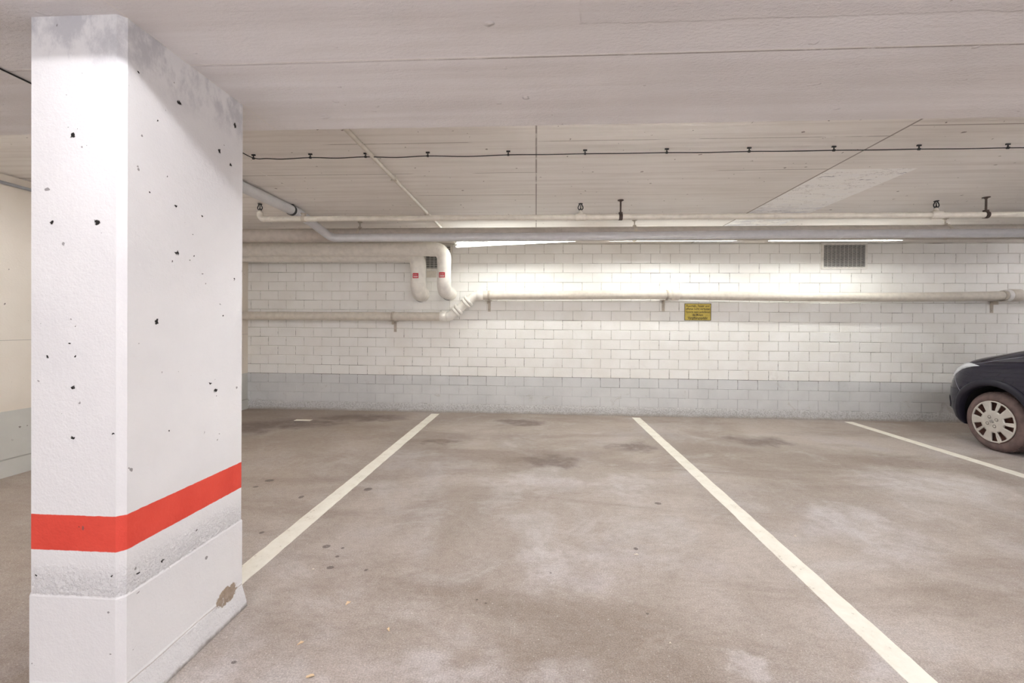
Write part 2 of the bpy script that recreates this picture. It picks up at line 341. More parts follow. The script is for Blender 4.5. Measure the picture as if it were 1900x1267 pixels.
# ------------------------------------------------------------------ mesh builder
WLOC = {}
def wloc(o):
    v = Vector((0, 0, 0))
    while o is not None:
        v += o.location; o = o.parent
    return v
class MB:
    def __init__(s): s.v = []; s.f = []; s.s = []; s.mi = []
    def add(s, vs, fs, smooth=False, mi=0):
        o = len(s.v); s.v += [tuple(v) for v in vs]
        for f in fs:
            s.f.append([i + o for i in f]); s.s.append(smooth); s.mi.append(mi)
    def box(s, x0, x1, y0, y1, z0, z1, mi=0, mat=None):
        vs = [Vector(p) for p in ((x0, y0, z0), (x1, y0, z0), (x1, y1, z0), (x0, y1, z0), (x0, y0, z1), (x1, y0, z1), (x1, y1, z1), (x0, y1, z1))]
        if mat is not None: vs = [mat @ v for v in vs]
        s.add(vs, [(0, 3, 2, 1), (4, 5, 6, 7), (0, 1, 5, 4), (1, 2, 6, 5), (2, 3, 7, 6), (3, 0, 4, 7)], False, mi)
    def tube(s, path, r, n=24, caps=True, mi=0):
        P = [Vector(p) for p in path]
        rs = r if isinstance(r, (list, tuple)) else [r] * len(P)
        T = []
        for i in range(len(P)):
            a = P[max(0, i - 1)]; b = P[min(len(P) - 1, i + 1)]
            T.append((b - a).normalized())
        up = Vector((0, 0, 1)) if abs(T[0].z) < .9 else Vector((0, 1, 0))
        N = (up - T[0] * up.dot(T[0])).normalized()
        vs = []
        for i, p in enumerate(P):
            if i:
                q = T[i - 1].rotation_difference(T[i]); N = q @ N
                N = (N - T[i] * N.dot(T[i])).normalized()
            B = T[i].cross(N)
            for k in range(n):
                a = 2 * PI * k / n
                vs.append(p + (N * math.cos(a) + B * math.sin(a)) * rs[i])
        fs = [(i * n + k, i * n + (k + 1) % n, (i + 1) * n + (k + 1) % n, (i + 1) * n + k) for i in range(len(P) - 1) for k in range(n)]
        s.add(vs, fs, True, mi)
        if caps:
            m = len(P) - 1
            s.add(vs[:n], [tuple(range(n))[::-1]], False, mi)
            s.add(vs[m * n:], [tuple(range(n))], False, mi)
    def lathe(s, c, axis, prof, n=32, mi=0, smooth=True):      # prof: (along, radius)
        ax = Vector(axis).normalized(); c = Vector(c)
        up = Vector((0, 0, 1)) if abs(ax.z) < .9 else Vector((0, 1, 0))
        N = (up - ax * up.dot(ax)).normalized(); B = ax.cross(N)
        vs = [c + ax * a + (N * math.cos(2 * PI * k / n) + B * math.sin(2 * PI * k / n)) * r for a, r in prof for k in range(n)]
        fs = [(i * n + k, i * n + (k + 1) % n, (i + 1) * n + (k + 1) % n, (i + 1) * n + k) for i in range(len(prof) - 1) for k in range(n)]
        s.add(vs, fs, smooth, mi)
    def prism(s, poly, axis_vec, mi=0):                        # poly: 3D points, extruded by axis_vec
        n = len(poly); a = [Vector(p) for p in poly]; b = [p + Vector(axis_vec) for p in a]
        s.add(a + b, [tuple(range(n))[::-1], tuple(range(n, 2 * n))] + [(i, (i + 1) % n, n + (i + 1) % n, n + i) for i in range(n)], False, mi)
    def build(s, name, mats, parent=None, loc=None):
        me = bpy.data.meshes.new(name)
        if not isinstance(mats, (list, tuple)): mats = [mats]
        base = wloc(parent) if parent is not None else Vector((0, 0, 0))
        own = Vector(loc) - base if loc is not None else Vector((0, 0, 0))
        off = base + own
        me.from_pydata([tuple(Vector(v) - off) for v in s.v], [], s.f)
        for m in mats: me.materials.append(m)
        for p, sm, mi in zip(me.polygons, s.s, s.mi): p.use_smooth = sm; p.material_index = mi
        me.update()
        bm = bmesh.new(); bm.from_mesh(me); bmesh.ops.recalc_face_normals(bm, faces=bm.faces); bm.to_mesh(me); bm.free()
        o = bpy.data.objects.new(name, me); COL.objects.link(o)
        o.parent = parent; o.location = own
        return o

def thing(name, label, cat, loc=(0, 0, 0), group=None):
    o = bpy.data.objects.new(name, None); COL.objects.link(o)
    o.empty_display_size = .1
    o.location = loc; o['label'] = label; o['category'] = cat
    if group: o['group'] = group
    return o
def tag(o, label, cat, group=None):
    o['label'] = label; o['category'] = cat
    if group: o['group'] = group
    return o
def struct(o, label=None, cat=None):
    o['kind'] = 'structure'
    if label: o['label'] = label; o['category'] = cat
    return o

def arc(p0, corner, p1, r, n=10):
    """points of a bend of radius r at corner between directions p0->corner->p1"""
    p0, c, p1 = Vector(p0), Vector(corner), Vector(p1)
    a = (p0 - c).normalized(); b = (p1 - c).normalized()
    ang = a.angle(b); d = r / math.tan(ang / 2)
    s, e = c + a * d, c + b * d
    ctr = c + (a + b).normalized() * (r / math.sin(ang / 2))
    u = s - ctr; w = e - ctr; tot = u.angle(w); ax = u.cross(w).normalized()
    return [ctr + Matrix.Rotation(tot * i / n, 3, ax) @ u for i in range(n + 1)]

# ------------------------------------------------------------------ camera
H = 1.155
yaw, pitch, roll = math.radians(3.2), math.radians(-.4), math.radians(.48)
F = Vector((-math.sin(yaw) * math.cos(pitch), math.cos(yaw) * math.cos(pitch), math.sin(pitch)))
R0 = Vector((math.cos(yaw), math.sin(yaw), 0)); U0 = R0.cross(F)
R = R0 * math.cos(roll) + U0 * math.sin(roll); U = -R0 * math.sin(roll) + U0 * math.cos(roll)
cam = bpy.data.cameras.new('camera'); camo = bpy.data.objects.new('camera', cam); COL.objects.link(camo)
mw = Matrix((R, U, -F)).transposed().to_4x4(); mw.translation = (0, 0, H)
camo.matrix_world = mw
cam.sensor_width = 36; cam.lens = 795 / 1900 * 36; cam.shift_y = (611.15 - 633.5) / 1900
cam.clip_start = .02
SC.camera = camo

# ------------------------------------------------------------------ room shell
XL, XR, YF, YB, ZC, ZS = -3.94, 9.8, -1.9, 5.66, 2.25, 2.04
BY0, BY1 = .94, 1.895

m = MB(); m.box(XL - .25, XR + .25, YF - .25, YB + .3, -.2, 0)
struct(m.build('floor', M['floor']), 'brown-grey worn concrete floor with stains', 'floor')
m = MB()
m.add([(XL - .25, YF - .25, ZC), (XR + .25, YF - .25, ZC), (XR + .25, YB + .3, ZC), (XL - .25, YB + .3, ZC)], [(0, 1, 2, 3)])
m.box(XL - .25, XR + .25, YF - .25, YB + .3, ZC + .001, ZC + .25)
struct(m.build('ceiling', M['ceiling']), 'board-marked painted concrete ceiling beyond the low beam', 'ceiling')
m = MB(); m.box(XL, XR, BY0, BY1, ZS, ZC + .0005)
struct(m.build('ceiling_beam', M['soffit']), 'broad low concrete beam under the ceiling at the top of the picture', 'beam')

# back wall of painted blocks: real courses with joints
def back_wall():
    m = MB(); bw, bh = .25, .125
    jy = YB + .0045
    m.add([(XL - .2, jy, -.0), (XR + .2, jy, 0), (XR + .2, jy, ZC), (XL - .2, jy, ZC)], [(0, 1, 2, 3)], mi=1)
    z = .49 - 3 * bh; row = -3
    while z < ZC - .01:
        z1 = min(z + bh, ZC + .02)
        off = 4.231 if row % 2 == 0 else 4.231 + .116
        k0 = math.floor((XL - off) / bw)
        x = off + k0 * bw
        rowj = rnd.uniform(-.0006, .0006)
        while x < XR:
            xa, xb = max(x, XL - .1), min(x + bw, XR + .1)
            cx_, cz_ = (xa + xb) / 2, (z + z1) / 2
            smooth_zone = row in (-3, -2) or (-1.87 < cx_ < -1.08 and 1.36 < cz_ < 1.86)
            g = .0006 if smooth_zone else rnd.uniform(.0018, .0034)       # half joint
            lift = .0008 if smooth_zone else .0012
            d = YB + rowj + rnd.uniform(-.0016, .0016) * (.15 if smooth_zone else 1)
            tilt = rnd.uniform(-.0014, .0014) * (.1 if smooth_zone else 1)
            c = .0035
            a0, a1, b0, b1 = xa + g, xb - g, z + g * .8, z1 - g * rnd.uniform(.6, 1.5)
            outer = [(a0, jy, b0), (a1, jy, b0), (a1, jy, b1), (a0, jy, b1)]
            inner = [(a0 + c, d + tilt, b0 + c), (a1 - c, d + tilt, b0 + c), (a1 - c, d - tilt, b1 - c), (a0 + c, d - tilt, b1 - c)]
            m.add(outer + inner, [(4, 5, 6, 7)], False, 0)
            m.add(outer + inner, [(0, 1, 5, 4), (1, 2, 6, 5), (2, 3, 7, 6), (3, 0, 4, 7)], False, 0)
            x += bw
        z += bh; row += 1
    m.box(XL - .2, XR + .2, jy + .001, YB + .28, -.1, ZC)
    o = m.build('wall_back', [M['wall'], M['joint']])
    return struct(o, 'white painted block wall with a grey band along its foot', 'wall')
back_wall()
m = MB()
nx = 520; nz = 6
vs = []; fs = []
for i in range(nx + 1):
    for j in range(nz + 1):
        xx = XL + (XR - XL) * i / nx; zz = .118 * j / nz
        e = 0 if j == nz else 1
        vs.append((xx, YB + .001 - e * (.006 + rnd.uniform(0, .006)) - (.004 if j == 0 else 0), zz + (rnd.uniform(-.006, .004) if j == nz else 0)))
for i in range(nx):
    for j in range(nz):
        a = i * (nz + 1) + j; fs.append((a, a + nz + 1, a + nz + 2, a + 1))
m.add(vs, fs, True)
struct(m.build('baseboard_back', M['plinth']), 'rough grey roughcast foot of the block wall', 'plinth')

m = MB(); m.box(XL - .25, XL, YF - .25, YB, 0, ZC - .0005); m.box(XL, XL + .012, 1.9, YB - .002, 0, .131)
struct(m.build('wall_left', M['side']), 'cream concrete side wall with a grey foot', 'wall')
m = MB(); m.box(XR, XR + .25, YF - .25, YB, 0, ZC - .0005)
struct(m.build('wall_right', M['side']))
m = MB(); m.box(XL, XL + .5, YF - .25, YF, 0, ZC - .0005); m.box(XR - .5, XR, YF - .25, YF, 0, ZC - .0005); m.box(XL + .5, XR - .5, YF - .25, YF, 2.15, ZC - .0005)   # wide unseen gateway added behind the viewer to let in fill daylight
struct(m.build('wall_front', M['side']))

# ------------------------------------------------------------------ pillar
px0, px1, py0, py1, ch = -1.485, -1.19, 1.168, 1.69, .017
def ring(z, g):
    a0, a1, b0, b1 = px0 - g, px1 + g, py0 - g, py1 + g
    return [(a0 + ch, b0, z), (a1 - ch, b0, z), (a1, b0 + ch, z), (a1, b1 - ch, z), (a1 - ch, b1, z), (a0 + ch, b1, z), (a0, b1 - ch, z), (a0, b0 + ch, z)]
m = MB(); lv = [(0, .016), (.03, .013), (.085, .004), (.10, .0025), (.356, .0025), (.362, 0), (ZS + .0005, 0)]
for (z0, g0), (z1, g1) in zip(lv[:-1], lv[1:]):
    a, b = ring(z0, g0), ring(z1, g1)
    m.add(a + b, [(i, (i + 1) % 8, 8 + (i + 1) % 8, 8 + i) for i in range(8)])
def front_pt(x, y):
    d = F + R * ((x - 950) / 795) - U * ((y - 611.15) / 795); k = py0 / d.y
    return d.x * k, H + d.z * k, k / 795
def right_pt(x, y):
    d = F + R * ((x - 950) / 795) - U * ((y - 611.15) / 795); k = px1 / d.x
    return d.y * k, H + d.z * k, k / 795
pf = [(front_pt(x, y)[0], front_pt(x, y)[1], rx * .8 * front_pt(x, y)[2], ry * .8 * front_pt(x, y)[2]) for x, y, rx, ry in FRONT_PITS]
pr = [(right_pt(x, y)[0], right_pt(x, y)[1], rx * right_pt(x, y)[2], ry * .8 * right_pt(x, y)[2]) for x, y, rx, ry in RIGHT_PITS]
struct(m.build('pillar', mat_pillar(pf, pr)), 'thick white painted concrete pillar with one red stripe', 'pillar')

# ------------------------------------------------------------------ floor lines
def floor_line(pts0, pts1, label, w=.1):
    m = MB(); n = 90; t = .0022
    (x0, y0), (x1, y1) = pts0, pts1
    vs = []
    for i in range(n + 1):
        k = i / n; x = x0 + (x1 - x0) * k; y = y0 + (y1 - y0) * k
        for sx in (-1, 1):
            e = x + sx * (w / 2 + rnd.uniform(-.0022, .0022))
            vs += [(e, y, 0.0004), (e - sx * .0015, y, t)]
    fs = []
    for i in range(n):
        a = i * 4
        fs += [(a, a + 4, a + 5, a + 1), (a + 1, a + 5, a + 7, a + 3), (a + 3, a + 7, a + 6, a + 2)]
    fs += [(0, 1, 3, 2), (n * 4, n * 4 + 2, n * 4 + 3, n * 4 + 1)]
    m.add(vs, fs)
    tag(m.build('parking_line', M['line'], loc=((x0 + x1) / 2, (y0 + y1) / 2, 0)), label, 'parking line', 'white bay lines on the garage floor')
floor_line((-1.352, .9), (-1.308, 5.55), 'worn cream bay line running from the red-striped pillar to the wall', .105)
floor_line((1.272, .2), (1.288, 5.56), 'long clean white bay line on open floor below the yellow sign', .1)
floor_line((3.865, 1.5), (3.899, 5.56), 'white bay line on the floor beside the dark car', .1)
m = MB(); m.box(-2.9, -2.70, 4.99, 5.06, .0004, .002)
tag(m.build('paint_patch', M['line'], loc=(-2.8, 5.03, 0)), 'short leftover scrap of pale floor paint near the left wall corner', 'paint mark')

# ------------------------------------------------------------------ pipes under the ceiling
def ringpart(name, mat, parent, c, axis, r, w, lip=.004):
    m = MB(); m.lathe(c, axis, [(-w / 2, r - .02), (-w / 2, r - lip), (-w / 2 + lip, r), (w / 2 - lip, r), (w / 2, r - lip), (w / 2, r - .02)], 32)
    return m.build(name, mat, parent)
def hanger(name, parent, x, y, zpipe, rp, zc, mat, rod=.006, strap=.028):
    m = MB()
    m.lathe((x, y, zc - .001), (0, 0, -1), [(0, .0), (0, .026), (.004, .026), (.004, .012), (.012, .012), (.012, rod)], 16)
    m.tube([(x, y, zc), (x, y, zpipe + rp)], rod, 12)
    o = m.build(name, mat, parent)
    m = MB()
    n = 28
    for q in range(n):
        a0, a1 = 2 * PI * q / n, 2 * PI * (q + 1) / n
        pts = []
        for a in (a0, a1):
            for rr in (rp + .001, rp + .004):
                for sx in (-strap / 2, strap / 2):
                    pts.append((x + sx, y + rr * math.sin(a), zpipe + rr * math.cos(a)))
        m.add(pts, [(0, 1, 5, 4), (2, 6, 7, 3), (0, 4, 6, 2), (1, 3, 7, 5)])
    m.box(x - strap / 2, x + strap / 2, y - .012, y + .012, zpipe + rp + .001, zpipe + rp + .016)
    m.build('strap', mat, o)
    return o

# wide pipe along the wall
def zA(x): return 2.106 + (x + 3.1) * .0015
tA = thing('wide_pipe', 'thick dull cream pipe hung under the ceiling along the block wall', 'pipe', (XL, 4.45, zA(XL)))
m = MB(); m.tube([(XL + .001, 4.45, zA(XL)), (XR - .001, 4.45, zA(XR))], .072, 40, caps=False); m.build('pipe_run', M['pipe_dull'], tA)
for x in (-1.87, .996, 4.007, 7.0):
    hanger('hanger', tA, x, 4.45, zA(x), .072, ZC, M['steel'], .007, .03)
for x in (-3.25, .25, 2.6, 4.6): ringpart('joint_ring', M['pipe_dull'], tA, (x, 4.45, zA(x)), (1, 0, 0), .0735, .006, .001)

# grey plastic drain
tG = thing('grey_drain_pipe', 'pale grey plastic pipe coming from behind the pillar and turning along the wall', 'pipe', (-2.24, BY1, 2.2))
p_end = (-2.235, 3.93, 2.2); c2 = (-2.11, 4.31, 2.052)
path = [(-2.242, BY1 + .001, 2.2), (-2.24, 3.2, 2.2)] + arc((-2.24, 3.2, 2.2), p_end, c2, .22)
m = MB(); m.tube(path, .043, 32, caps=False); m.build('pipe_run', M['pipe_grey'], tG)
path2 = [path[-1]] + arc(p_end, c2, (0, 4.31, 2.056), .075) + [(0, 4.31, 2.056), (2.1, 4.31, 2.071), (4.1, 4.31, 2.076), (XR - .001, 4.31, 2.09)]
m = MB(); m.tube(path2, .041, 32, caps=False); m.build('pipe_run', M['pipe_grey'], tG)
ringpart('socket', M['pipe_grey'], tG, path[2], (0, 1, 0), .048, .07)
d = (Vector(c2) - Vector(p_end)).normalized()
ringpart('socket', M['pipe_grey'], tG, Vector(path[-1]) + d * .03, d, .0465, .05)
m = MB()
for q in range(24):
    a0, a1 = 2 * PI * q / 24, 2 * PI * (q + 1) / 24
    m.add([(-2.24 + rr * math.sin(a), 3.80 + sy, 2.2 + rr * math.cos(a)) for a in (a0, a1) for rr in (.0435, .0475) for sy in (-.016, .016)], [(0, 1, 5, 4), (2, 6, 7, 3), (0, 4, 6, 2), (1, 3, 7, 5)])
m.box(-2.265, -2.215, 3.785, 3.815, 2.247, ZC - .0005)
tag_o = m.build('pipe_strap', M['dark'], tG); tag_o['label'] = 'black pipe strap'
for x in (.28, 2.9): ringpart('socket', M['pipe_grey'], tG, (x, 4.31, 2.056 + .0055 * x), (1, 0, 0), .0425, .06, .001)

# sprinkler line
ZSP, YSP = 2.104, 3.74
tS = thing('sprinkler_pipe', 'thin cream sprinkler pipe crossing under the ceiling with black upright heads', 'sprinkler pipe', (-2.5, YSP, ZSP))
m = MB()
m.tube([(-2.40, YSP, ZSP), (XR - .001, YSP, ZSP)], .024, 24); m.build('pipe_run', M['pipe_cream'], tS)
m = MB(); m.tube([(-2.39, YSP, ZSP)] + arc((-2.3, YSP, ZSP), (-2.496, YSP, ZSP), (-2.496, YSP, ZSP + .2), .045) + [(-2.496, YSP, ZSP + .06)], .027, 24)
m.build('pipe_elbow', M['pipe_cream'], tS)
def sprinkler(x, z0):
    m = MB(); m.lathe((x, YSP, z0), (0, 0, 1), [(0, .0), (0, .016), (.016, .016), (.016, .012), (.026, .012)], 16)
    o = m.build('sprinkler_head', M['pipe_cream'], tS)
    m = MB(); b = z0 + .024
    m.lathe((x, YSP, b), (0, 0, 1), [(0, 0), (0, .015), (.008, .016), (.012, .006), (.03, .003), (.042, .005), (.046, .0)], 14)
    for sx in (-1, 1):
        m.tube([(x + sx * .012, YSP, b + .004), (x + sx * .021, YSP, b + .016), (x + sx * .021, YSP, b + .028), (x + sx * .012, YSP, b + .046), (x + sx * .004, YSP, b + .054)], .0045, 8)
    m.build('bulb_frame', M['black'], o)
    m = MB(); m.lathe((x, YSP, b + .052), (0, 0, 1), [(0, 0), (0, .012), (.002, .018), (.006, .019), (.008, .012), (.008, 0)], 18)
    m.build('deflector', M['black'], o)
sprinkler(-2.496, ZSP + .055)
for x in (.376, 3.296):
    m = MB(); m.lathe((x, YSP, ZSP), (1, 0, 0), [(-.045, .02), (-.045, .029), (-.04, .031), (.04, .031), (.045, .029), (.045, .02)], 24)
    m.lathe((x, YSP, ZSP + .02), (0, 0, 1), [(0, .02), (.018, .02), (.018, 0)], 16)
    m.build('pipe_tee', M['pipe_cream'], tS)
    sprinkler(x, ZSP + .036)
for x in (.718, 3.684, 6.6):
    o = hanger('hanger', tS, x, YSP, ZSP, .024, ZC, M['rust'], .0075, .03)
o = hanger('hanger', tS, -2.09, YSP, ZSP, .024, 2.154, M['steel'], .006, .03)
for x in (-.9, 2.0): ringpart('joint_ring', M['pipe_cream'], tS, (x, YSP, ZSP), (1, 0, 0), .0255, .03, .001)

# thin conduit running front to back
tK = thing('conduit_pipe', 'slim pale conduit under the ceiling running from the low beam to the wall', 'conduit', (-1.05, BY1, 2.23))
m = MB(); m.tube([(-1.05, BY1 + .001, 2.228), (-1.04, YB - .001, 2.228)], .0135, 16, caps=False); m.build('conduit', M['pipe_cream'], tK)
for y in (3.08, 4.04, 5.1):
    m = MB(); m.box(-1.067, -1.021, y - .008, y + .008, 2.21, 2.214); m.box(-1.030, -1.026, y - .008, y + .008, 2.21, ZC - .0005); m.box(-1.064, -1.061, y - .008, y + .008, 2.21, ZC - .0005)
    m.build('pipe_clip', M['pipe_cream'], tK)

# black cable with clips
tC = thing('ceiling_cable', 'thin black cable on clips strung across the upper ceiling', 'cable', (-1.85, BY1, ZC))
cl = [-1.828, -1.451, -1.09, -.69, -.182, .293, .788, 1.277, 1.769, 2.253, 2.748, 3.25, 3.75, 4.25]
pts = [(-1.86, BY1 + .003, 2.05), (-1.857, BY1 + .06, 2.15), (-1.845, 2.3, 2.205), (-1.842, 2.56, 2.225), (-1.832, 2.64, 2.224), (-1.80, 2.675, 2.222), (-1.74, 2.672, 2.222)]
for i, x in enumerate(cl):
    if i: pts.append((x, 2.672, 2.224))
    if i < len(cl) - 1:
        mx = (x + cl[i + 1]) / 2; pts.append((mx, 2.672 + rnd.uniform(-.003, .003), 2.224 - (.006 if x < -.6 else .002)))
def smooth_path(P, k=4):
    P = [Vector(p) for p in P]; out = []
    for i in range(len(P) - 1):
        p0, p1, p2, p3 = P[max(0, i - 1)], P[i], P[i + 1], P[min(len(P) - 1, i + 2)]
        for j in range(k):
            t = j / k
            out.append(.5 * ((2 * p1) + (p2 - p0) * t + (2 * p0 - 5 * p1 + 4 * p2 - p3) * t * t + (3 * p1 - p0 - 3 * p2 + p3) * t ** 3))
    return out + [P[-1]]
m = MB(); m.tube(smooth_path(pts), .0032, 8); m.build('cable', M['black'], tC)
m = MB(); m.tube([(-1.87, BY0 + .002, ZS - .004), (-1.866, 1.39, ZS - .005), (-1.86, BY1 - .01, ZS - .004), (-1.86, BY1 + .002, ZS - .002), (-1.86, BY1 + .003, 2.055)], .0032, 8); m.build('cable', M['black'], tC)
for x in cl:
    m = MB()
    m.tube([(x, 2.672, ZC - .0005), (x, 2.672, 2.228)], .0035, 8)
    m.box(x - .012, x + .012, 2.668, 2.676, ZC - .009, ZC - .0006)
    m.tube([(x - .006, 2.672, 2.224), (x + .006, 2.672, 2.224)], .007, 10)
    m.build('cable_clip', M['black'], tC)

# conduit on the left wall
tW = thing('wall_conduit', 'grey conduit high on the left side wall behind the pillar', 'conduit', (XL + .02, 1.9, 2.185))
m = MB(); m.tube([(XL + .016, .8, 2.182), (XL + .016, 5.2, 2.182)], .012, 14); m.build('conduit', M['pipe_galv'], tW)
for y in (2.4, 3.3, 4.2):
    m = MB(); m.box(XL + .0005, XL + .03, y - .01, y + .01, 2.168, 2.171); m.box(XL + .0005, XL + .004, y - .01, y + .01, 2.150, 2.21); m.build('pipe_clip', M['pipe_galv'], tW)

# ------------------------------------------------------------------ insulated pipes
def insulated(xr, y, z, r, zlow, xend, label, lblz):
    t = thing('insulated_pipe', label, 'insulated pipe', (xr, y, z), 'white insulated pipes turning into the wall')
    b = r * 1.45
    bend = arc((xr - 1, y, z), (xr, y, z), (xr, y, z - 1), b, 14)
    m = MB(); m.tube([(XL + .001, y, z)] + [(xr - b - .02, y, z)], r, 40, caps=False); m.build('jacket', M['pipe_white'], t)
    m = MB(); m.tube([(xr - b - .06, y, z)] + bend + [(xr, y, z - b - .05)], r * 1.035, 40); m.build('elbow_jacket', M['pipe_white'], t)
    low = arc((xr, y, z), (xr, y, zlow), (xend, YB + .5, zlow), b * .95, 14)
    m = MB(); m.tube([(xr, y, z - b - .0), (xr, y, low[0].z + .0)], r, 40, caps=False); m.build('riser_jacket', M['pipe_white'], t)
    m = MB(); m.tube([(xr, y, low[0].z + .03)] + low + [(low[-1].x + (xend - xr) * .15, YB - .004, zlow)], r * 1.03, 40, caps=False); m.build('elbow_jacket', M['pipe_white'], t)
    for x in (-3.1, -2.35):
        ringpart('jacket_seam', M['pipe_white'], t, (x, y, z), (1, 0, 0), r + .0012, .012, .001)
    # small red label wrapped on the front of the riser
    def wrap(x0, x1, z0, z1, off):
        vs = []; n = 6
        for k in range(n + 1):
            a = x0 + (x1 - x0) * k / n
            yy = y - math.sqrt((r + off) ** 2 - a * a)
            vs += [(xr + a, yy, z0), (xr + a, yy, z1)]
        return vs, [(2 * k, 2 * k + 2, 2 * k + 3, 2 * k + 1) for k in range(n)]
    m = MB(); m.add(*wrap(-.047, .028, lblz - .032, lblz + .032, .0015)); m.v = [tuple(v) for v in m.v]
    lb = m.build('label_sticker', M['red'], t); lb['label'] = 'red label sticker'
    m = MB()
    for i in range(4): m.add(*wrap(-.036 + i * .0145, -.036 + i * .0145 + .011, lblz - .020, lblz - .007, .0022))
    for (i, w) in ((0, .010), (1, .006), (2, .009), (3, .005)):
        m.add(*wrap(-.036 + i * .0145, -.036 + i * .0145 + w, lblz + .006, lblz + .010, .0022))
        m.add(*wrap(-.036 + i * .0145, -.036 + i * .0145 + .003, lblz + .004, lblz + .017, .0022))
    m.build('lettering', M['wprint'], lb)
    m = MB(); m.lathe((xend, YB - .012, zlow), (0, 1, 0), [(0, r * 1.0), (0, r * 1.05), (.008, r * 1.07)], 40); m.build('wall_collar', M['dark'], t)
insulated(-1.132, 5.21, 2.095, .084, 1.585, -1.17, 'right-hand white insulated pipe whose elbow drops nearest the glowing tube', 1.772)
insulated(-1.512, 5.42, 2.066, .096, 1.572, -1.535, 'left-hand white insulated pipe dropping behind and below its twin', 1.785)

# ------------------------------------------------------------------ drain pipe along the wall
YD, RD = 5.54, .056
tD = thing('drain_pipe', 'long cream drain pipe on wall brackets with a stepped offset beside the insulated pipes', 'pipe', (XL, YD, 1.27))
eA, eB = (-1.125, YD, 1.275), (-.80, YD, 1.552)
a1 = arc((-2, YD, 1.275), eA, eB, .10, 8); a2 = arc(eA, eB, (0, YD, 1.556), .10, 8)
m = MB(); m.tube([(XL + .001, YD, 1.268), a1[0]], RD, 36, caps=False); m.build('pipe_run', M['pipe_cream'], tD)
m = MB(); m.tube(a1, RD * 1.06, 36); m.build('pipe_elbow', M['pipe_white'], tD)
m = MB(); m.tube([a1[-1], a2[0]], RD, 36); m.build('pipe_run', M['pipe_white'], tD)
m = MB(); m.tube(a2, RD * 1.06, 36); m.build('pipe_elbow', M['pipe_white'], tD)
runs = [(-.72, 1.555), (.035, 1.559), (.9, 1.568), (1.64, 1.573)]
m = MB(); m.tube([a2[-1]] + [(x, YD, z) for x, z in runs], RD, 36, caps=False); m.build('pipe_run', M['pipe_cream'], tD)
m = MB(); m.tube(smooth_path([(1.64, YD, 1.573), (2.3, YD, 1.563), (3.0, YD, 1.555), (4.03, YD, 1.552), (5.17, YD, 1.566), (5.75, YD, 1.582)]), RD, 36, caps=False); m.build('pipe_run', M['pipe_cream'], tD)
m = MB(); m.tube([(5.75, YD, 1.582), (XR - .001, YD, 1.63)], RD, 36, caps=False); m.build('pipe_run', M['pipe_cream'], tD)
dd = (Vector(eB) - Vector(eA)).normalized()
for k in (.30, .70):
    c = Vector(eA).lerp(Vector(eB), k)
    for s in (-.022, .022): ringpart('coupling', M['pipe_white'], tD, c + dd * s, dd, .077, .034, .006)
ringpart('coupling', M['pipe_white'], tD, (-1.21, YD, 1.275), (1, 0, 0), .065, .085)
ringpart('coupling', M['pipe_white'], tD, (-.73, YD, 1.555), (1, 0, 0), .067, .085)
ringpart('coupling', M['pipe_cream'], tD, (1.755, YD, 1.573), (1, 0, 0), .069, .10, .01)
ringpart('coupling', M['pipe_cream'], tD, (5.80, YD, 1.584), (1, 0, 0), .074, .13, .012)
w = ringpart('tape_band', M['wprint'], tD, (5.715, YD, 1.581), (1, 0, 0), .071, .045, .003); w['label'] = 'white tape band'
for x, z in ((-1.885, 1.2745), (-.62, 1.556), (1.645, 1.573), (5.655, 1.579)):
    ringpart('pipe_clamp', M['steel'], tD, (x + .01, YD, z), (1, 0, 0), RD + .006, .03, .003)
    m = MB()
    m.box(x - .045, x + .045, YD - .03, YB - .004, z - RD - .012, z - RD - .008)
    m.box(x - .018, x + .018, YB - .008, YB - .004, z - RD - .15, z - RD - .008)
    m.box(x - .018, x - .014, YD + .02, YB - .004, z - RD - .05, z - RD - .008)
    m.lathe((x, YB - .008, z - RD - .12), (0, -1, 0), [(0, .0), (0, .010), (.006, .010), (.006, 0)], 10)
    m.build('wall_bracket', M['steel'], tD)

# ------------------------------------------------------------------ vents
def vent(x0, x1, z0, z1, label, wavy):
    t = thing('vent_grille', label, 'vent', ((x0 + x1) / 2, YB, (z0 + z1) / 2))
    fw = .026; yf = YB - .014
    m = MB()
    m.box(x0, x1, yf, YB + .001, z0, z0 + fw); m.box(x0, x1, yf, YB + .001, z1 - fw, z1)
    m.box(x0, x0 + fw, yf, YB + .001, z0 + fw, z1 - fw); m.box(x1 - fw, x1, yf, YB + .001, z0 + fw, z1 - fw)
    m.build('frame', M['vent'], t)
    m = MB(); m.box(x0 + fw, x1 - fw, YB - .0035, YB - .003, z0 + fw, z1 - fw); m.build('backing', M['void'], t)  # dark sheet stands in for the shade inside the vent
    a0, a1, b0, b1 = x0 + fw, x1 - fw, z0 + fw, z1 - fw
    m = MB()
    ns = 15 if wavy else 12
    for i in range(ns):
        z = b0 + (b1 - b0) * (i + .5) / ns
        if wavy:
            n = 60; pts = []
            for k in range(n + 1):
                x = a0 + (a1 - a0) * k / n
                pts.append((x, YB - .008, z + .0035 * math.sin(k * 2 * PI * 10 / n)))
            m.tube(pts, .006, 6, caps=False)
        else:
            m.box(a0, a1, YB - .011, YB - .005, z - .006, z + .005)
    m.build('louvre', M['wire'], t)
    m = MB()
    nv = 10 if wavy else 6
    for i in range(nv + 1):
        x = a0 + (a1 - a0) * i / nv
        m.box(x - .0028, x + .0028, YB - .0125, YB - .004, b0, b1)
    m.build('bar', M['wire'], t)
vent(3.607, 4.163, 1.915, 2.247, 'square-framed wire vent alone on the wall, between the sprinkler pipe and the dark car', True)
vent(-1.50, -1.118, 1.893, 2.245, 'dark louvred vent half hidden behind the insulated pipe elbows', False)

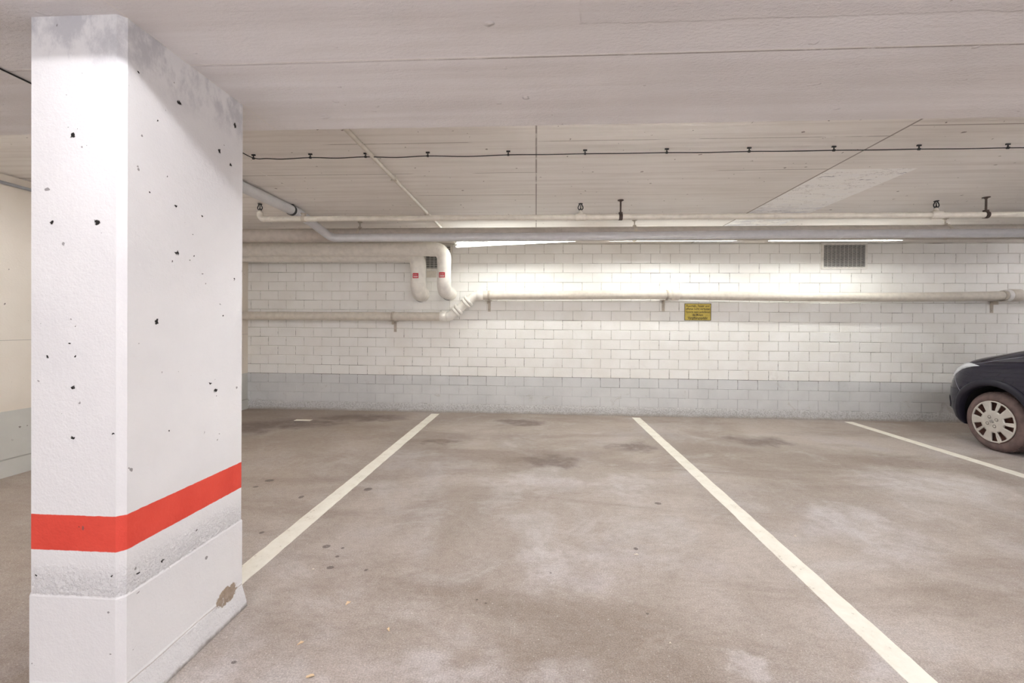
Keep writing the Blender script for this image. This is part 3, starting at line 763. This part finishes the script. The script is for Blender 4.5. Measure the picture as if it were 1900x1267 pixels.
m = MB(); m.box(-1.465, -1.33, YB - .009, YB - .0045, 1.80, 1.885)
m.lathe((-1.455, YB - .009, 1.843), (0, -1, 0), [(0, .004), (.002, .003), (.002, 0)], 8); m.lathe((-1.34, YB - .009, 1.843), (0, -1, 0), [(0, .004), (.002, .003), (.002, 0)], 8)
tag(m.build('wall_plate', M['pipe_cream'], loc=(-1.4, YB, 1.84)), 'small cream plate on the wall between the two insulated pipe drops', 'plate')
# ------------------------------------------------------------------ yellow sign
tN = thing('warning_sign', 'small brass-yellow German warning plate under the drain pipe', 'sign', (2.083, YB, 1.362))
m = MB(); m.box(1.915, 2.25, YB - .006, YB - .0018, 1.252, 1.471); m.build('plate', M['brass'], tN)
m = MB()
for a in ((1.915, 2.25, 1.252, 1.258), (1.915, 2.25, 1.465, 1.471), (1.915, 1.921, 1.258, 1.465), (2.244, 2.25, 1.258, 1.465)): m.box(a[0], a[1], YB - .0075, YB - .0055, a[2], a[3])
m.build('border', M['ink'], tN)
def text_mesh(body, x, y, z, size, width, mat, parent, name, rot):
    cu = bpy.data.curves.new(name, 'FONT'); cu.body = body; cu.size = size; cu.align_x = 'CENTER'; cu.align_y = 'CENTER'; cu.extrude = .0004; cu.offset = .0006
    ob = bpy.data.objects.new(name, cu); COL.objects.link(ob)
    bpy.context.view_layer.update()
    me = bpy.data.meshes.new_from_object(ob.evaluated_get(bpy.context.evaluated_depsgraph_get()))
    bpy.data.objects.remove(ob); bpy.data.curves.remove(cu)
    xs = [v.co.x for v in me.vertices]; k = width / (max(xs) - min(xs)) if width else 1
    for v in me.vertices: v.co = Vector((v.co.x * k, v.co.y, v.co.z))
    me.transform(Matrix.Translation(Vector((x, y, z)) - wloc(parent)) @ rot)
    me.materials.clear(); me.materials.append(mat)
    o = bpy.data.objects.new(name, me); COL.objects.link(o); o.parent = parent
    return o
RX = Matrix.Rotation(PI / 2, 4, 'X')
for body, z, s, wd in (('Rauchen, Feuer und', 1.4385, .040, .29), ('offenes Licht verboten', 1.4005, .038, .305), ('Vorsicht beim Laufenlassen', 1.3615, .036, .308), ('des Motors', 1.3235, .036, .135), ('Vergiftungsgefahr', 1.284, .040, .255)):
    text_mesh(body, 2.083, YB - .0062, z, s, wd, M['ink'], tN, 'lettering', RX)

# ------------------------------------------------------------------ lamps
def lamp(p0, p1, label, glow, zc=ZC, group='tube lamps', trough=False):
    p0, p1 = Vector(p0), Vector(p1); d = (p1 - p0).normalized(); c = (p0 + p1) / 2
    t = thing('ceiling_light', label, 'lamp', (c.x, c.y, zc), group)
    L = (p1 - p0).length; ang = math.asin(d.z)
    m = MB(); m.tube([p0 + d * .03, p1 - d * .03], .013, 14); m.build('glow_tube', glow, t)
    for a, b in ((p0, 1), (p1, -1)):
        m = MB(); m.tube([a, a + d * b * .032], .0145, 14); m.build('end_cap', M['housing'], t)
        m = MB(); q = a + d * b * .012; m.box(q.x - .012, q.x + .012, q.y - .012, q.y + .012, q.z + .012, zc - .03); m.build('lamp_holder', M['housing'], t)
    m = MB(); m.box(min(p0.x, p1.x) - .01, max(p0.x, p1.x) + .01, c.y - .025, c.y + .025, zc - .028, zc - .0006); m.build('housing', M['housing'], t)
    if glow is M['tube_wall']:              # added lip that keeps the tube's light off the upper wall
        m = MB(); up = Vector((0, 0, 1)); yy = c.y + .045
        q = [Vector((p.x, yy, zz)) for p, zz in ((p0, p0.z - .027), (p1, p1.z - .027), (p1, zc - .0006), (p0, zc - .0006))]
        m.prism(q, (0, .003, 0)); m.build('added_light_shield', M['housing'], t)
    if trough:  # added blades that block the fill tubes towards ceiling and pillar
        m = MB()
        for sy, dz in ((-1, .142), (1, .064)): m.box(p0.x - .01, p1.x + .01, c.y + sy * .05 - .002, c.y + sy * .05 + .002, zc - dz, zc - .0006)
        m.build('added_light_shield', M['housing'], t)
    return t
lamp((-.985, 5.13, 2.137), (.47, 5.13, 2.206), 'glowing fluorescent tube peeping out below the wide pipe', M['tube_wall'])
lamp((.85, 5.13, 2.208), (2.35, 5.13, 2.208), 'fluorescent tube hidden behind the wide pipe above the yellow sign', M['tube_wall'])
lamp((2.70, 5.13, 2.203), (4.20, 5.13, 2.204), 'fluorescent tube tucked above the wire vent behind the wide pipe', M['tube_wall'])
lamp((-1.25, .65, 2.195), (.25, .65, 2.195), 'ceiling tube lamp on the near side of the low beam, nearer the pillar', M['tube_bay'])
lamp((1.7, .65, 2.195), (3.2, .65, 2.195), 'ceiling tube lamp on the near side of the low beam, nearer the car', M['tube_bay'])
lamp((-.2, 2.02, 2.195), (1.3, 2.02, 2.195), 'added fill tube lamp hidden close behind the low beam, nearer the pillar', M['fill_tube_far'], trough=True)  # unseen row of three, added to brighten the far bay
lamp((2.7, 2.02, 2.195), (4.2, 2.02, 2.195), 'added fill tube lamp hidden close behind the low beam, nearer the car', M['fill_tube_far'], trough=True)
lamp((5.6, 2.02, 2.195), (7.1, 2.02, 2.195), 'added fill tube lamp hidden close behind the low beam, over the rear of the car', M['fill_tube_far'], trough=True)
lamp((6.6, 4.5, 2.195), (8.1, 4.5, 2.195), 'added fill tube lamp out of view beyond the car near the block wall', M['tube_bay'])  # unseen, added to brighten the right end of the block wall
lamp((-3.3, 2.02, 2.195), (-2.4, 2.02, 2.195), 'short added fill tube lamp hidden behind the pillar', M['fill_tube_side'], trough=True)  # unseen, added to brighten the left wall and floor

# ------------------------------------------------------------------ litter on the floor
def leaf(x, y, s, rot, label, mat):
    m = MB(); n = 9; c, si = math.cos(rot), math.sin(rot)
    top = []
    for k in range(n):
        a = 2 * PI * k / n; r = s * rnd.uniform(.55, 1.1) * (1 if k % 3 else .6)
        u, v = r * math.cos(a) * 1.3, r * math.sin(a) * .75
        top.append((x + u * c - v * si, y + u * si + v * c, .003 + rnd.uniform(0, .25) * s))
    bot = [(a, b, max(.0003, z - .002)) for a, b, z in top]
    m.add(top + bot, [tuple(range(n)), tuple(range(n, 2 * n))[::-1]] + [(i, n + i, n + (i + 1) % n, (i + 1) % n) for i in range(n)])
    tag(m.build('leaf_scrap' if mat is M['leaf'] else 'stone_chip', mat, loc=(x, y, 0)), label, 'leaf scrap' if mat is M['leaf'] else 'stone chip', 'bits of litter on the floor')
leaf(-.73, 1.36, .014, .4, 'tan dry leaf scrap lying nearest the viewer beside the pillar foot', M['leaf'])
leaf(-.77, 1.73, .011, 1.2, 'tan leaf scrap on bare floor level with the back of the pillar foot', M['leaf'])
leaf(-.55, 1.59, .009, 2.2, 'cream leaf scrap farthest from the pillar among the tan ones', M['leaf'])
leaf(-.84, 1.50, .012, .9, 'faint tan leaf scrap right beside the pillar foot', M['leaf'])
leaf(.52, 2.2, .012, .2, 'pale stone chip in the middle bay left of the long white line', M['stone'])
leaf(1.45, 2.46, .009, .5, 'pale stone chip just right of the long white line', M['stone'])
leaf(-1.04, 1.96, .006, .5, 'tiny pale chip close to the worn cream bay line', M['stone'])
leaf(.5, 1.59, .005, .5, 'tiny white chip at the near end of the middle bay', M['stone'])

# ------------------------------------------------------------------ the parked car
CX, CY = 5.17, 4.355
M['paint'] = simple('midnight_car_paint', (.011, .009, .024), .4, metal=0, var=.03, spec=.0, coat=1.0)
M['clad'] = simple('dark_arch_trim', (.017, .015, .026), .45, var=.08, spec=.3)
M['well'] = simple('wheel_well', (.008, .008, .009), .9)
def mat_tyre():
    t = NT('dusty_tyre')
    c = t.mix(t.ramp(t.noise(14, 5), .3, .7), (.175, .118, .108), (.11, .078, .074))
    return t.done(c, .8, t.bump(t.noise(120, 3), .2, .003))
M['tyre'] = mat_tyre()
M['hub'] = simple('silver_hubcap', (.60, .565, .52), .38, metal=.25, var=.05)
M['rim'] = simple('rusty_rim', (.13, .055, .04), .7, var=.2)
M['bolt'] = simple('bolt_metal', (.20, .18, .16), .35, metal=.7)
M['glass'] = simple('dark_glass', (.012, .014, .016), .06, spec=.7, coat=.5)
M['lens'] = simple('headlamp_lens', (.74, .77, .83), .15, var=.08, scale=14, spec=.6, coat=1.0)
M['seam'] = simple('panel_gap', (.30, .30, .32), .5)
M['chrome'] = simple('chrome', (.75, .75, .76), .12, metal=1.0, var=.0)
M['tail'] = simple('tail_lamp', (.35, .01, .012), .15, coat=1.0)

car = thing('car', 'dark blue-black small hatchback parked nose to the wall at the right edge', 'car', (CX, CY, 0))
levels = [  # z, half width, nose y, tail y, rise towards the rear
    (.165, .66, .58, -2.70, .02), (.185, .72, .645, -2.74, .02), (.24, .765, .69, -2.78, 0), (.34, .79, .725, -2.80, 0), (.46, .80, .738, -2.81, 0),
    (.55, .803, .728, -2.80, .01), (.62, .800, .70, -2.78, .05), (.69, .792, .655, -2.77, .11), (.745, .775, .60, -2.75, .155), (.785, .745, .545, -2.73, .185),
    (.812, .700, .49, -2.71, .20), (.832, .63, .43, -2.68, .21), (.848, .50, .35, -2.62, .22), (.858, .30, .20, -2.5, .23), (.862, .10, .0, -2.3, .23)]
YS1, YS0 = .20, -2.30
NF, NS_, NR = 28, 26, 14
def outline(wd, yn, yt):
    pts = []
    for i in range(NF + 1):
        a = PI * i / NF - PI / 2
        e = 2 / 2.5
        x = wd * math.copysign(abs(math.sin(a)) ** e, math.sin(a)); yy = min(YS1, yn - .05) ; y = yy + (yn - yy) * abs(math.cos(a)) ** e
        pts.append((-x, y))           # from right (+) to left (-)? orientation fixed by recalc
    ys = min(YS1, yn - .05); yr = max(YS0, yt + .05)
    for i in range(1, NS_): pts.append((pts[NF][0], ys + (yr - ys) * i / NS_))
    for i in range(NR + 1):
        a = PI * i / NR; e = 2 / 3.2
        x = math.copysign(abs(math.cos(a)) ** e, math.cos(a)) * pts[NF][0]
        pts.append((x, yr - (yr - yt) * abs(math.sin(a)) ** e))
    for i in range(1, NS_): pts.append((pts[0][0], yr + (ys - yr) * i / NS_))
    return pts
def rise(y, r):
    k = max(0.0, min(1.0, (.5 - y) / .95)); return r * (k * k * (3 - 2 * k) * .35 + k * .65)
mb = MB(); rings = []
for (z, wd, yn, yt, r) in levels:
    rings.append([(CX + x, CY + y, z + rise(y, r)) for x, y in outline(wd, yn, yt)])
n = len(rings[0])
for A, B in zip(rings[:-1], rings[1:]):
    mb.add(A + B, [(i, (i + 1) % n, n + (i + 1) % n, n + i) for i in range(n)], True)
mb.add(rings[0], [tuple(range(n))], False); mb.add(rings[-1], [tuple(range(n))], False)
body = mb.build('body_shell', [M['paint'], M['well']], car)
bm = bmesh.new(); bm.from_mesh(body.data); bmesh.ops.remove_doubles(bm, verts=bm.verts, dist=1e-5); bmesh.ops.recalc_face_normals(bm, faces=bm.faces); bm.to_mesh(body.data)
bvh = BVHTree.FromBMesh(bm); bm.free()
cut = MB()
for yy in (0, -2.38):
    for sx in (-1, 1): cut.lathe((CX + sx * .56, CY + yy, .285), (sx, 0, 0), [(0, 0), (0, .343), (.5, .343), (.5, 0)], 64, smooth=True)
cutter = cut.build('cutter', M['well'])
md = body.modifiers.new('arch', 'BOOLEAN'); md.operation = 'DIFFERENCE'; md.object = cutter; md.solver = 'EXACT'
bpy.context.view_layer.update()
me2 = bpy.data.meshes.new_from_object(body.evaluated_get(bpy.context.evaluated_depsgraph_get()))
body.modifiers.clear(); body.data = me2
bpy.data.objects.remove(cutter)
bm = bmesh.new(); bm.from_mesh(me2)
def cutplane(co, no, cond):
    g = [f for f in bm.faces if cond(f.calc_center_median())]
    ed = {e for f in g for e in f.edges}; vv = {v for f in g for v in f.verts}
    bmesh.ops.bisect_plane(bm, geom=list(g) + list(ed) + list(vv), plane_co=co, plane_no=no)
cutplane((0, .365, .5), (0, 1, .62), lambda c: c.y > .1)
cutplane((0, 0, .655), (0, 0, 1), lambda c: c.y > .1)
for sx in (-1, 1): cutplane((sx * .655, 0, 0), (1, 0, 0), lambda c: c.z > .75 and c.y > -.7)
cutplane((0, -.52, 0), (0, 1, 0), lambda c: c.z > .75)
def is_well(f):
    c = f.calc_center_median()
    for yy in (0, -2.38):
        rr = math.hypot(c.y - yy, c.z - .285)
        if rr < .3435 and abs(f.normal.x) > .98 and abs(abs(c.x) - .56) < .02: return ('well', yy, 1 if c.x > 0 else -1)
        if abs(rr - .342) < .006 and abs(f.normal.x) < .12 and .555 < abs(c.x) < .81: return ('well', yy, 1 if c.x > 0 else -1)
    return None
def part_of(f):
    c = f.calc_center_median()
    w_ = is_well(f)
    if w_: return w_
    if c.z < .655 and (c.y - .365) + .62 * (c.z - .5) > 0: return 'bumper'
    if c.z > .80 and abs(c.x) < .655 and c.y > -.52 and f.normal.z > .35: return 'hood'
    return 'body'
lab = {f.index: part_of(f) for f in bm.faces}
bm.faces.index_update()
lab = {f.index: part_of(f) for f in bm.faces}
def extract(key):
    b2 = bm.copy(); b2.faces.ensure_lookup_table()
    bmesh.ops.delete(b2, geom=[f for f in b2.faces if lab[f.index] != key], context='FACES')
    me = bpy.data.meshes.new('panel'); b2.to_mesh(me); b2.free(); return me
def addpart(name, key, mat):
    me = extract(key); me.materials.clear(); me.materials.append(mat)
    for p in me.polygons: p.use_smooth = True; p.material_index = 0
    me.set_sharp_from_angle(angle=math.radians(38))
    o = bpy.data.objects.new(name, me); COL.objects.link(o); o.parent = car
    return o
bpy.data.objects.remove(body)
addpart('body_shell', 'body', M['paint']); bumper = addpart('bumper', 'bumper', M['paint']); addpart('hood', 'hood', M['paint'])
for yy in (0, -2.38):
    for sx in (-1, 1): addpart('wheel_arch_liner', ('well', yy, sx), M['well'])
bm.free()

def hit_side(y, z, sx=-1):          # body surface from the side, car-local
    h = bvh.ray_cast(Vector((sx * 3, y, z)), Vector((-sx, 0, 0)))
    return h[0], h[1]
def hit_dir(x, y, z, d):
    h = bvh.ray_cast(Vector((x, y, z)) - Vector(d).normalized() * 3, Vector(d).normalized())
    return h[0], h[1]
def W(v): return Vector(v) + Vector((CX, CY, 0))
# arch trim: swept flare
for yy in (0, -2.38):
    for sx in (-1, 1):
        m = MB(); rows = []
        a0, a1 = -16, 196
        N_ = 60
        for i in range(N_ + 1):
            a = math.radians(a0 + (a1 - a0) * i / N_); row = []
            ro = .400 + (.012 if abs(i - N_ / 2) > N_ * .4 else 0)
            for (rr, lift) in ((.338, -.05), (.338, .010), (.345, .016), (.365, .020), (ro - .012, .015), (ro, .006), (ro + .001, -.03)):
                y = yy + rr * math.cos(a); z = max(.165, .285 + rr * math.sin(a))
                h, nn = hit_side(y, z, sx)
                xb = abs(h.x) if h is not None else .70
                if abs(y - yy) > .2 and z < .3 and h is None: xb = .70
                # flare follows the smooth part of the side
                row.append(W((sx * (max(xb, .60) + lift), y, z)))
            rows.append(row)
        k = len(rows[0])
        m.add([p for r_ in rows for p in r_], [(i * k + j, i * k + j + 1, (i + 1) * k + j + 1, (i + 1) * k + j) for i in range(N_) for j in range(k - 1)], True)
        o = m.build('arch_trim', M['clad'], car)
# headlamps: patches laid on the corner of the nose
def patch(outline_yz, sx, off, thick, nu, name, mat, d):
    """fill a polygon (y,z) by rays along d onto the body, lifted by off"""
    P = [Vector((y, z)) for y, z in outline_yz]
    c = sum(P, Vector((0, 0))) / len(P)
    bmx = bmesh.new(); rings_ = []
    for s_ in range(nu + 1):
        k = 1 - s_ / nu; vs = []
        for p in P:
            q = c + (p - c) * k
            dv = Vector((d[0] * -sx * -1, d[1], d[2]))
            dv = Vector((-sx * abs(d[0]), d[1], d[2]))
            org = Vector((sx * .8, q.x, q.y))
            h = bvh.ray_cast(org - dv.normalized() * 1.5, dv.normalized())
            if h[0] is None: h = (org, Vector((sx, 0, 0)))
            dome = off + thick * (1 - k * k)
            if s_ == 0: dome = -.004
            vs.append(bmx.verts.new(h[0] + h[1] * dome))
        rings_.append(vs)
    nn = len(P)
    for a, b in zip(rings_[:-1], rings_[1:]):
        for i in range(nn):
            try: bmx.faces.new((a[i], a[(i + 1) % nn], b[(i + 1) % nn], b[i]))
            except ValueError: pass
    bmesh.ops.remove_doubles(bmx, verts=bmx.verts, dist=1e-4)
    bmesh.ops.recalc_face_normals(bmx, faces=bmx.faces)
    me = bpy.data.meshes.new(name); bmx.to_mesh(me); bmx.free()
    for p in me.polygons: p.use_smooth = True
    me.materials.append(mat)
    o = bpy.data.objects.new(name, me); COL.objects.link(o); o.parent = car
    return o
def dense(P, k=6):
    out = []
    for i in range(len(P)):
        a, b = P[i], P[(i + 1) % len(P)]
        out += [(a[0] + (b[0] - a[0]) * j / k, a[1] + (b[1] - a[1]) * j / k) for j in range(k)]
    return out
HL = [(.150, .806), (.24, .787), (.36, .750), (.46, .700), (.56, .652), (.68, .645), (.71, .70), (.68, .76), (.60, .805), (.44, .832), (.28, .826)]
for sx in (-1, 1):
    o = patch(dense(HL), sx, .005, .012, 7, 'headlamp', M['lens'], (1, -.75, 0)); o['label'] = 'clear headlamp lens'
# panel gaps laid on the surface as fine beads
def bead(pts, name, sx, r=.0022, mat='seam', d=(1, 0, 0)):
    path_ = []
    for y, z in pts:
        dv = Vector((-sx * abs(d[0]), d[1], d[2])).normalized()
        h = bvh.ray_cast(Vector((sx * .8, y, z)) - dv * 1.5, dv)
        if h[0] is not None: path_.append(W(h[0] + h[1] * .0008))
    if len(path_) > 1:
        m = MB(); m.tube(path_, r, 6); return m.build(name, M[mat], car)
def lin(a, b, k=14): return [(a[0] + (b[0] - a[0]) * i / k, a[1] + (b[1] - a[1]) * i / k) for i in range(k + 1)]
for sx in (-1, 1):
    bead(lin((.43, .70), (.375, .61)) + lin((.37, .60), (.29, .50)), 'bumper_seam', sx)
    bead([(y, .805 + rise(y, .2) * .98) for y in [.22 - .05 * i for i in range(18)]], 'hood_seam', sx, .002, 'seam', (1, 0, -.9))
    bead(lin((.10, .745), (-.75, .80)), 'crease_line', sx, .0015, 'paint')
    # black lower grille lip and bumper strip at the nose corner
    o = patch(dense([(.66, .30), (.70, .42), (.69, .47), (.60, .46), (.58, .36)]), sx, .003, .006, 5, 'fog_lamp_recess', M['clad'], (1, -.9, 0))
m = MB(); m.box(CX - .50, CX + .50, CY + .715, CY + .742, .30, .40); m.build('lower_grille', M['well'], car)
m = MB(); m.box(CX - .26, CX + .26, CY + .728, CY + .746, .455, .565); m.build('licence_plate', M['wprint'], car)
# cabin
cab = [  # z, half width, y front, y rear
    (.98, .735, -.34, -2.66), (1.06, .725, -.46, -2.64), (1.20, .70, -.66, -2.58), (1.34, .655, -.86, -2.48), (1.45, .60, -1.02, -2.36), (1.50, .54, -1.14, -2.22), (1.515, .40, -1.28, -2.05)]
def cab_ring(wd, y0, y1, z, nn=40, e=.36):
    return [(CX + wd * math.copysign(abs(math.cos(2 * PI * i / nn)) ** e, math.cos(2 * PI * i / nn)), CY + (y0 + y1) / 2 + (y0 - y1) / 2 * math.copysign(abs(math.sin(2 * PI * i / nn)) ** e, math.sin(2 * PI * i / nn)), z) for i in range(nn)]
m = MB(); rr = [cab_ring(a[1], a[2], a[3], a[0]) for a in cab]
for A, B in zip(rr[:-1], rr[1:]): m.add(A + B, [(i, (i + 1) % 40, 40 + (i + 1) % 40, 40 + i) for i in range(40)], True)
m.add(rr[-1], [tuple(range(40))], False); m.add(rr[0], [tuple(range(40))[::-1]], False)
cabin = m.build('cabin', M['paint'], car)
def pane(name, quad):
    q = [W(v) for v in quad]
    nrm = (q[1] - q[0]).cross(q[3] - q[0]).normalized()
    ctr = sum(q, Vector()) / 4
    if nrm.dot(ctr - W((0, -1.5, 1.2))) < 0: nrm = -nrm
    m = MB(); m.prism([v + nrm * .004 for v in q], nrm * .006); m.build(name, M['glass'], cabin)
pane('windscreen', [(-.62, -.47, 1.055), (.62, -.47, 1.055), (.52, -.985, 1.42), (-.52, -.985, 1.42)])
pane('rear_window', [(-.58, -2.63, 1.08), (.58, -2.63, 1.08), (.50, -2.41, 1.40), (-.50, -2.41, 1.40)])
for sx in (-1, 1):
    pane('side_window', [(sx * .722, -.72, 1.06), (sx * .722, -1.48, 1.06), (sx * .632, -1.46, 1.40), (sx * .632, -1.06, 1.40)])
    pane('side_window', [(sx * .722, -1.54, 1.06), (sx * .722, -2.36, 1.06), (sx * .632, -2.26, 1.40), (sx * .632, -1.52, 1.40)])
    m = MB(); m.lathe(W((sx * .80, -.62, 1.09)), (0, 1, 0), [(-.05, 0), (-.05, .06), (0, .085), (.05, .07), (.08, .03), (.085, 0)], 20); m.box(CX + sx * .70 - .04, CX + sx * .70 + .04, CY - .63, CY - .60, 1.06, 1.09); m.build('door_mirror', M['paint'], car)
    o = patch(dense([(-2.62, .80), (-2.74, .80), (-2.74, .98), (-2.64, .98)]), sx, .004, .01, 4, 'tail_lamp', M['tail'], (1, .6, 0))
    bead(lin((-.55, .95), (-.50, .42)) , 'door_gap', sx, .002, 'well'); bead(lin((-1.50, .95), (-1.50, .30)), 'door_gap', sx, .002, 'well')

# wheels
def wheel(yy, sx):
    ox = CX + sx * .783; r0 = .281
    m = MB()
    prof = [(-.012, .195), (0, .205), (.004, .222), (.003, .245), (-.008, .262), (-.022, .274), (-.035, r0 - .004), (-.085, r0 - .003), (-.135, r0 - .004), (-.155, .27), (-.168, .245), (-.165, .205)]
    m.lathe((ox, CY + yy, .281), (sx, 0, 0), prof, 72)
    root = m.build('tyre', M['tyre'], car)
    # tread blocks
    m = MB()
    for k in range(96):
        a = 2 * PI * k / 96
        for (u, w, sh) in ((-.043, .018, .0), (-.066, .014, .3), (-.105, .014, .6), (-.128, .018, .2)):
            b = a + sh * 2 * PI / 96
            mt = Matrix.Translation((ox + sx * u, CY + yy, .281)) @ Matrix.Rotation(b, 4, 'X') @ Matrix.Rotation(.25, 4, 'Z')
            m.box(-w / 2, w / 2, -.0055, .0055, r0 - .006, r0 + .003, mat=mt)
    m.build('tread', M['tyre'], root)
    m = MB(); m.lathe((ox, CY + yy, .281), (sx, 0, 0), [(-.05, .0), (-.045, .12), (-.035, .185), (-.004, .207), (.001, .204), (-.02, .19)], 48); m.build('rim', M['rim'], root)
    # hubcap with five pairs of openings
    m = MB(); th0 = 90 if sx < 0 else 90
    def pt(a, r):
        bulge = .010 - .012 * (r / .198) ** 2 + (.004 if r > .18 else 0)
        return (ox + sx * (bulge + .004), CY + yy - math.cos(a) * r, .281 + math.sin(a) * r)
    R_ = [.0, .03, .06, .09, .106, .125, .150, .172, .186, .194, .198]
    # angular breakpoints in a 72 degree period: thin spoke, slot, wide spoke, slot
    br = [-4.5, -1.5, 1.5, 4.5, 9, 14, 19, 23, 27, 31, 36, 41, 45, 49, 53, 58, 63, 67.5]
    open_ = lambda a, r: .106 < r < .186 and ((4.5 < a < 22 + 40 * (r - .106)) or (50 - 40 * (r - .106) < a < 67.5))
    A = []
    for p in range(5): A += [p * 72 + b for b in br]
    na = len(A); idx = {}
    vs = []
    for j, r in enumerate(R_):
        for i, a in enumerate(A): idx[i, j] = len(vs); vs.append(pt(math.radians(a + 2), max(r, .0005)))
    fs = []
    for i in range(na):
        a_mid = (A[i] + (A[i + 1] if i + 1 < na else A[0] + 360)) / 2 % 72
        if a_mid > 67.5: a_mid -= 72
        for j in range(len(R_) - 1):
            rm = (R_[j] + R_[j + 1]) / 2
            if open_(a_mid, rm): continue
            i2 = (i + 1) % na
            fs.append((idx[i, j], idx[i2, j], idx[i2, j + 1], idx[i, j + 1]))
    m.add(vs, fs, True)
    hub = m.build('hubcap', M['hub'], root)
    sd = hub.modifiers.new('thick', 'SOLIDIFY'); sd.thickness = .012; sd.offset = -1
    hub.data.set_sharp_from_angle(angle=math.radians(35))
    for k in range(4):
        a = math.radians(30 + 90 * k); c = (ox + sx * .0135, CY + yy - math.cos(a) * .047, .281 + math.sin(a) * .047)
        m = MB(); m.lathe(c, (sx, 0, 0), [(-.002, .0155), (.001, .0155), (.001, .012), (-.004, .011)], 20); o = m.build('bolt_seat', M['bolt'], root)
        m = MB(); m.lathe(c, (sx, 0, 0), [(-.004, .0095), (.004, .0085), (.006, .006), (.006, 0)], 6); m.build('wheel_bolt', M['hub'], root)
    if yy == 0:
        m = MB(); pts_ = []
        for k in range(33):
            a = 2 * PI * k / 32; pts_.append((ox + sx * .0155, CY + yy - math.cos(a) * .019, .281 + math.sin(a) * .0125))
        m.tube(pts_, .0015, 6)
        for q in (-1, 1): m.tube([(ox + sx * .0155, CY + yy - (q * .008 - .003), .281 - .009), (ox + sx * .0155, CY + yy - (q * .008 + .003), .281 + .009)], .0014, 6)
        m.tube([(ox + sx * .0155, CY + yy + .007, .279), (ox + sx * .0155, CY + yy - .007, .283)], .0013, 6)
        m.build('emblem', M['chrome'], root)
    return root
for yy in (0, -2.38):
    for sx in (-1, 1): wheel(yy, sx)

# ------------------------------------------------------------------ world and view
wd = bpy.data.worlds.new('world'); SC.world = wd; wd.use_nodes = True
wd.node_tree.nodes['Background'].inputs[0].default_value = (.97, .95, 1, 1); wd.node_tree.nodes['Background'].inputs[1].default_value = 0.36
vs_ = SC.view_settings
vs_.view_transform = 'Standard'; vs_.look = 'None'; vs_.gamma = 1; vs_.use_curve_mapping = False; vs_.exposure = 2.5
SC.cycles.max_bounces = 9; SC.cycles.diffuse_bounces = 7; SC.cycles.glossy_bounces = 4
SC.cycles.sample_clamp_indirect = 8; SC.cycles.use_adaptive_sampling = True; SC.cycles.adaptive_threshold = .025
SC.cycles.caustics_reflective = False; SC.cycles.caustics_refractive = False
